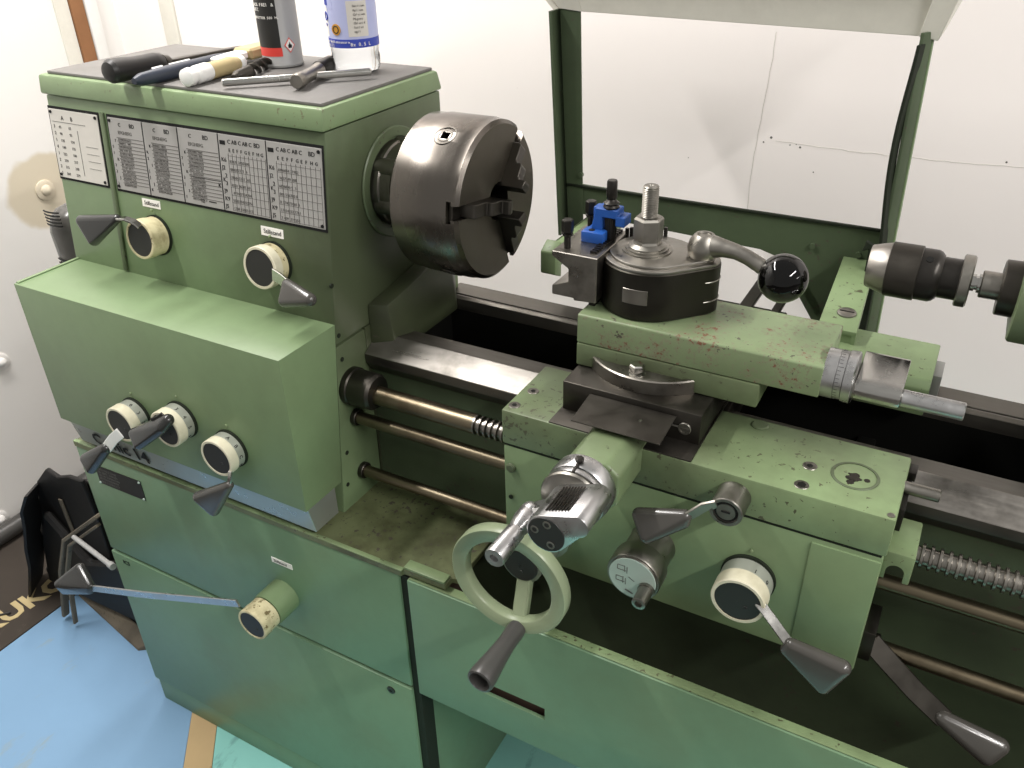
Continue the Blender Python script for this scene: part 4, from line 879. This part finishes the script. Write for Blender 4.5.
m = MB(); m.prism([(-.0025, -.0035), (.0025, -.0035), (.0028, 0), (.0008, .0015), (0, .0045), (-.0012, .0012), (-.0026, .0005)], lambda u, v, w: c_+tn*u+ZA*v+rd*w, .0275, .0281); m.build('flame_symbol', 'ink', d1)
# water bottle
BC = V((-.0810, .0470, ZT)); bt = root('water_bottle', 'clear plastic water bottle with blue label, standing on top of the headstock', 'bottle', BC)
BR = .0318
m = MB(); m.lathe([(0, .018), (.0005, .026), (.003, .0295), (.008, .0315), (.020, BR), (.024, BR-.001), (.030, BR), (.10, BR), (.13, BR-.001), (.15, .026), (.165, .017), (.175, .0135), (.19, .0135), (.19, .0125), (.175, .0125), (.165, .016), (.15, .025), (.13, BR-.002), (.10, BR-.001), (.03, BR-.001), (.008, .0305), (.003, .0285), (.0015, .018), (.0015, .0001)], BC, ZA, 64, cap=False); m.build('bottle_shell', 'pet', bt)
m = MB(); m.lathe([(.0020, .0001), (.0021, .018), (.0035, .0283), (.0083, .0303), (.03, BR-.0012), (.118, BR-.0012), (.118, .0001)], BC, ZA, 56, cap=False); m.build('water', 'water', bt)
wrap(BC, BR, 60, 410, ZT+.0335, ZT+.095, 'lablight', 'label_sleeve', bt, .0004, 60)
wrap(BC, BR+.0003, 150, 400, ZT+.0335, ZT+.0440, 'bluelab', 'label_band', bt, .0004, 60)
wrap(BC, BR+.0003, 298, 345, ZT+.0470, ZT+.089, 'plate_l', 'nutrition_panel', bt, .0004, 20)
wrap(BC, BR+.0003, 215, 240, ZT+.0465, ZT+.083, 'label', 'logo_panel', bt, .0004, 20)
wrap(BC, BR+.0003, 236, 262, ZT+.0795, ZT+.0945, 'lablight', 'label_patch', bt, .0004, 20)
wrap(BC, BR+.0003, 215, 246, ZT+.083, ZT+.0945, 'bluelab', 'logo_arch', bt, .0005, 20)
m = MB(); wraptext(m.bm, 'ohne Kohlensaeure', .0046, BC, BR+.0005, 222, .0395); wraptext(m.bm, '8x 0,5 L', .0060, BC, BR+.0005, 300, .0360); wraptext(m.bm, 'Still', .006, BC, BR+.0005, 231, .0345); m.build('band_lettering', 'label', bt)
m = MB()
for i in range(7): wraptext(m.bm, ('Natrium', 'Kalium', 'Calcium', 'Magnes', 'Chlorid', 'Sulfat', 'mg/l')[i], .0038, BC, BR+.0005, 312, .082-i*.005)
m.build('panel_lettering', 'inkgrey', bt)
aa = math.radians(232); rd2 = V((math.cos(aa), math.sin(aa), 0)); m = MB(); m.ring(BC+rd2*(BR-.0002)+V((0, 0, .070)), rd2, .0056, .0038, .0016, .0002, 28); m.cyl(BC+rd2*(BR)+V((0, 0, .060)), BC+rd2*(BR+.0014)+V((0, 0, .060)), .002, seg=12); m.build('logo_ring', 'bluelab', bt)
aa = math.radians(268); rd2 = V((math.cos(aa), math.sin(aa), 0)); m = MB(); m.cyl(BC+rd2*(BR-.0006)+V((0, 0, .0555)), BC+rd2*(BR+.0012)+V((0, 0, .0555)), .0068, seg=24); sl = m.build('gold_seal', 'amber', bt)
m = MB(); m.ring(BC+rd2*(BR+.0010)+V((0, 0, .0555)), rd2, .0048, .0036, .0006, .0001, 24); m.build('seal_ring', 'face', sl)

# ================================================================== BEHIND AND BESIDE THE LATHE
mo = root('grey_motor', 'grey rounded motor housing with vent slots, behind the left end of the headstock', 'motor', (-.585, -.05, FL))
m = MB(); m.box(-.61, -.53, -.02, .06, FL, -.24, .01); m.build('motor_stand', 'steel_dark', mo)
m = MB(); c_ = V((-.595, -.078, -.165)); m.lathe([(-.085, .030), (-.075, .038), (.030, .040), (.052, .034), (.064, .022), (.070, .006)], c_, V((-.12, .05, 1)), 36); mh = m.build('motor_shell', 'grip2', mo)
for k in range(5):
    for z in (-.205+k*.007, -.118+k*.0055):
        path = [(c_.x+.0405*math.cos(math.radians(a_)), c_.y+.0405*math.sin(math.radians(a_)), z) for a_ in range(-110, -60, 6)]
        m = MB(); m.tube(path, .0014, 6); m.build('vent_slot', 'pit', mh)

cr = root('black_crate', 'torn black plastic sheeting over a grey metal frame, on the floor left of the lathe', 'crate', (-.80, -.10, FL))
random.seed(3)
def sheet(name, pts, th_, mat, par, rough_=0):
    """a bent panel: a strip of quads given as two rails, thickened"""
    m = MB(); a_, b_ = pts; n = len(a_); vs = []
    for p, q_ in zip(a_, b_):
        vs.append([V(p), V(q_)])
    rows = []
    for i, (p, q_) in enumerate(vs):
        t = (vs[min(i+1, n-1)][0]-vs[max(i-1, 0)][0]).normalized(); nn = t.cross(q_-p).normalized()*th_/2
        rows.append([m.bm.verts.new(v) for v in (p-nn, q_-nn, q_+nn, p+nn)])
    fs = [m.bm.faces.new([A_[k], A_[(k+1) % 4], B_[(k+1) % 4], B_[k]]) for A_, B_ in zip(rows, rows[1:]) for k in range(4)]
    fs += [m.bm.faces.new(rows[0][::-1]), m.bm.faces.new(rows[-1])]; bmesh.ops.recalc_face_normals(m.bm, faces=fs); return m.build(name, mat, par)
def card(pts, y0, y1, name, mat, b=.002):
    m = MB(); m.prism(pts, lambda u, v, a: (u, a, v), y0, y1, b, 1); return m.build(name, mat, cr)
card([(-.925, -.741), (-.905, -.722), (-.873, -.691), (-.84, -.700), (-.800, -.684), (-.7566, -.681), (-.7458, -.780), (-.7485, -.906), (-.70, -1.045), (-1.00, -1.045), (-1.000, -.95), (-.983, -.873)], -.125, -.115, 'back_sheet', 'bagblack')
card([(-.7700, -.690), (-.640, -.720), (-.58, -.90), (-.58, -1.045), (-.76, -1.045)], -.112, -.104, 'back_sheet', 'bagblack')
m = MB(); P_ = [((-.9296, -.124, -.7471), (-.8369, -.20, -.6969)), ((-.945, -.130, -.790), (-.866, -.206, -.745)), ((-.958, -.124, -.835), (-.8942, -.20, -.8053)), ((-.985, -.132, -.895), (-.918, -.203, -.870)), ((-1.004, -.124, -.950), (-.9402, -.20, -.9317)), ((-1.036, -.140, -1.045), (-.995, -.20, -1.045))]
rows = [[m.bm.verts.new(V(p)+V((0, 0, 0))), m.bm.verts.new(V(q_)), m.bm.verts.new(V(q_)+V((.004, .004, 0))), m.bm.verts.new(V(p)+V((.004, .004, 0)))] for p, q_ in P_]
fs = [m.bm.faces.new([A_[k], A_[(k+1) % 4], B_[(k+1) % 4], B_[k]]) for A_, B_ in zip(rows, rows[1:]) for k in range(4)]; fs += [m.bm.faces.new(rows[0][::-1]), m.bm.faces.new(rows[-1])]; bmesh.ops.recalc_face_normals(m.bm, faces=fs); m.build('side_sheet', 'bagblack', cr)
m = MB(); m.box(-1.03, -.60, -.128, -.08, -1.047, -1.03, .004); m.build('crate_floor', 'bagblack', cr)
m = MB(); m.prism([(-.99, -1.035), (-.95, -.90), (-.90, -.80), (-.80, -.90), (-.70, -.86), (-.64, -.90), (-.62, -1.02)], lambda u, v, a: (u, a, v), -.150, -.130, .006, 1); m.build('folded_sheet', 'bagblack', cr)
m = MB(); m.bar([(-.5950, -.200, -.6500), (-.7405, -.200, -.7672), (-.8000, -.200, -.8750), (-.86, -.20, -1.035)], .016, .008, YA); m.bar([(-.60, -.205, -.672), (-.7239, -.205, -.7721), (-.7700, -.205, -.8600), (-.82, -.205, -1.035)], .010, .006, YA); m.build('metal_frame', 'dust', cr)
m = MB(); m.cyl((-.6885, -.210, -.7332), (-.5353, -.240, -.7192), .0048, seg=14); m.lathe([(0, .0062), (.014, .0066)], (-.549, -.237, -.7205), (1, -.19, .09), 14); m.build('cross_rod', 'graymetal', cr)
m = MB(); m.bar([(-.842, -.128, -1.00), (-.852, -.128, -.76)], .012, .003, XA); m.build('wood_slat', 'dust', cr)
m = MB(); m.hexa([(-.90, -.142, -1.0470), (-.645, -.190, -1.0470), (-.61, -.163, -1.0470), (-.88, -.114, -1.0470), (-.898, -.140, -1.0430), (-.647, -.186, -1.0420), (-.612, -.163, -1.0270), (-.88, -.116, -1.0300)], .001); lp = m.thing('metal_offcut', 'dust', 'dusty brown bent sheet-metal strip along the edge of the blue mat', 'metal sheet')

# floor coverings
def fmat(name, base, spots, sc_=5, rough=.6):
    m, N, L, B = newmat(name); p = pos(N)
    n1 = noise(N, L, sc_, 5, .6, p); c = mix(N, L, n1.outputs[0], srgb(base), tuple(x*.85 for x in srgb(base)[:3])+(1,))
    mp = N.new('ShaderNodeMapping'); mp.inputs['Scale'].default_value = (1, .35, 1); mp.inputs['Rotation'].default_value = (0, 0, .6); L.new(p, mp.inputs[0])
    n2 = noise(N, L, 13, 6, .72, mp.outputs[0]); k = ramp(N, L, n2.outputs[0], [(.60, K0), (.67, (.7,)*3)])
    c = mix(N, L, k.outputs[0], c, srgb(spots)); L.new(c, B.inputs['Base Color']); B.inputs['Roughness'].default_value = rough; bump(N, L, B, n2.outputs[0], .2, .002)
    return m
M['mat_blue'] = fmat('blue_floor_mat', '#7599b9', '#7f8f93')
M['mat_teal'] = fmat('teal_floor_mat', '#84c2ba', '#5d8c8a')
M['osb'] = fmat('chipboard', '#b39a72', '#6d5233', 14, .8)
M['carpet'] = fmat('dark_carpet', '#3a332c', '#5c5449', 30, .95)
M['concrete'] = fmat('concrete_floor', '#4a4642', '#6c675f', 5, .8)
zf = FL
m = MB(); m.prism([(-.907, -.1270), (-.62, -.1750), (-.470, -.175), (-.440, -.230), (-.3000, -.400), (-.20, -.90), (-.907, -.90)], xyf, zf, zf+.004, .0008, 1); m.thing('blue_floor_mat', 'mat_blue', 'light blue scuffed floor mat in front of the left end of the lathe', 'floor mat')
m = MB(); m.prism([(-.441, -.229), (-.375, -.229), (-.26, -.367), (-.10, -.90), (-.195, -.90), (-.299, -.400)], xyf, zf, zf+.003); m.thing('chipboard_strip', 'osb', 'tan chipboard strip of floor between the blue and teal mats', 'floor board')
m = MB(); m.prism([(-.374, -.229), (-.375, .30), (1.6, .30), (1.6, -.90), (-.095, -.90), (-.259, -.367)], xyf, zf, zf+.003, .0008, 1); m.thing('teal_floor_mat', 'mat_teal', 'teal green floor mat running under the lathe', 'floor mat')
m = MB(); m.prism([(-1.235, -.90), (-.909, -.90), (-.909, -.10), (-1.0, .2), (-1.235, .2)], xyf, zf, zf+.005, .001, 1); dm = m.thing('door_mat', 'carpet', 'dark brown fibre mat with beige capital letters at the foot of the left wall', 'mat')
m = MB(); text_into(m.bm, 'MAKUKO', .072, (-.982, -.425, zf+.005), V((0.10, 1, 0)), V((-1, .10, 0)), .0012, .035); m.build('mat_lettering', 'tan', dm)
m = MB(); m.tube([(-1.16, -.45, zf+.009), (-1.05, -.32, zf+.009), (-.985, -.25, zf+.009)], .0022, 8); m.thing('thin_cable', 'blackplast', 'thin black cable crossing the dark fibre mat', 'cable')

# ================================================================== ROOM
WL, WB = -1.25, .60
M['wall_l'] = stained_wall('left_wall_panel', '#e9e7e3', (WL, .285, -.2734+ZO), .08)
M['wall_b'] = stained_wall('back_wall_paint', '#f5efec')
m = MB(); m.box(WL-.05, 7.2, -3.2, WB+.05, FL-.05, FL); m.struct('floor', 'concrete')
m = MB(); m.box(WL-.05, 7.2, WB, WB+.05, FL, 1.6); wall_back = m.struct('wall_back', 'wall_b')
m = MB(); m.box(WL-.05, WL, -3.2, WB, FL, 1.6); m.struct('wall_left', 'wall_l')
m = MB(); m.hexa([(WL, .440, FL), (WL+.004, .440, FL), (WL+.004, .476, FL), (WL, .476, FL), (WL, .440, 1.6), (WL+.004, .440, 1.6), (WL+.004, .476, 1.6), (WL, .476, 1.6)]); m.struct('trim_1', 'graymetal').data.materials[0] = M['creamsheet']
m = MB(); m.box(WL, WL+.010, .478, .512, FL, 1.6, .001); m.struct('trim_2', 'wood')
m = MB(); m.box(WL, WL+.014, .514, .545, FL, 1.6, .002); m.struct('trim_3', 'white')
m = MB(); m.box(-1.085, -1.040, WB-.006, WB, FL, 1.6, .001); m.struct('trim_4', 'creamsheet')
def domes(lst):
    for i, (y, z, r) in enumerate(lst):
        m = MB(); m.lathe([(0, r), (.003, r), (.005, r*.8), (.005, r*.55), (.010, r*.5), (.014, r*.3), (.0155, r*.02)], (WL, y, z), XA, 36)
        m.thing('wall_bolt', 'wall_l', ('white domed bolt in the beige stain on the left wall', 'white domed bolt halfway down the left wall, beside the gearbox cover', 'white domed bolt near the floor on the left wall, above the pipe', 'small bolt head on the white metal post of the left wall')[i], 'bolt', 'domed bolts on the left wall')
domes([(.2893, -.2734, .024), (.0515, -.6212, .022), (-.0851, -1.0000, .022), (.4600, -.110, .008)])
m = MB(); m.cyl((WL+.030, -1.6, FL+.030), (WL+.030, .58, FL+.030), .022, seg=24); m.thing('floor_pipe', 'handle', 'dark grey pipe running along the foot of the left wall', 'pipe')
# hairline crack and scuffs in the back wall paint
m = MB(); random.seed(11)
x = .36
pts = []
while x < 1.15: pts.append((x, WB-.0002, -.0525+random.uniform(-.0012, .0012)+.003*math.sin(x*9))); x += .012
m.bar(pts, .0008, .0004, ZA)
pts = [(.332+.006*math.sin(z*11)+random.uniform(-.001, .001), WB-.0002, z) for z in [.12-k*.02 for k in range(18)]]
m.bar(pts, .0008, .0004, XA)
m.build('paint_crack', 'plate_l', wall_back)
m = MB()
for x, z, r in ((.352, -.048, .0022), (.402, -.059, .0018), (.395, -.055, .001), (.385, -.057, .0012), (.34, -.057, .0015), (.71, -.046, .0016), (.43, -.098, .0012), (.21, -.10, .001)): m.lathe([(0, r), (.0006, r*.7)], (x, WB, z), m0, 9)
m.build('paint_scuffs', 'inkgrey', wall_back)['kind'] = 'stuff'

# ================================================================== LIGHT
for o in COL.objects:
    if o.parent is None: o.location.z += ZO
def tube_light(name, loc, rot, sx, sy_, W, col=(1, .965, .935)):
    l = bpy.data.lights.new(name, 'AREA'); l.shape = 'RECTANGLE'; l.size = sx; l.size_y = sy_; l.energy = W; l.color = col
    o = bpy.data.objects.new(name, l); COL.objects.link(o); o.location = loc; o.rotation_euler = rot; return o
def aim(o, t): o.rotation_euler = (V(t)-o.location).to_track_quat('-Z', 'Y').to_euler()
l1 = tube_light('ceiling_tube', (-.74, -.22, 2.55), (0, 0, 0), .10, 1.5, 58)
l2 = tube_light('ceiling_tube', (2.2, -.9, 2.55), (0, 0, 0), .10, 1.7, 84)
l3 = tube_light('ceiling_tube', (5.7, -.75, 2.55), (0, 0, 0), .10, 1.5, 60)
w = bpy.data.worlds.new('room'); sc.world = w; w.use_nodes = True; bg = w.node_tree.nodes['Background']; bg.inputs[0].default_value = (1, .975, .93, 1); bg.inputs[1].default_value = .42

# ================================================================== CAMERA
cam = bpy.data.cameras.new('camera'); co = bpy.data.objects.new('camera', cam); COL.objects.link(co); sc.camera = co
R_ = [[0.8764611, 0.4810827, -0.0193738], [0.2336027, -0.4600854, -0.8565928], [-0.4210056, 0.7462445, -0.5156292]]
T_ = [0.672205, -0.888512, 0.347019]
cx_, cy_, cz_ = V(R_[0]), V(R_[1]), V(R_[2])     # camera right, down, forward in the world
mt = Matrix((cx_, -cy_, -cz_)).transposed().to_4x4(); mt.translation = V((T_[0], T_[1], T_[2]+ZO)); co.matrix_world = mt
cam.sensor_fit = 'HORIZONTAL'; cam.sensor_width = 36; cam.lens = 847.867/1024*36; cam.clip_start = .02; cam.clip_end = 50

vs = sc.view_settings; vs.view_transform = 'Standard'; vs.look = 'None'; vs.exposure = 0; vs.gamma = 1; vs.use_curve_mapping = False
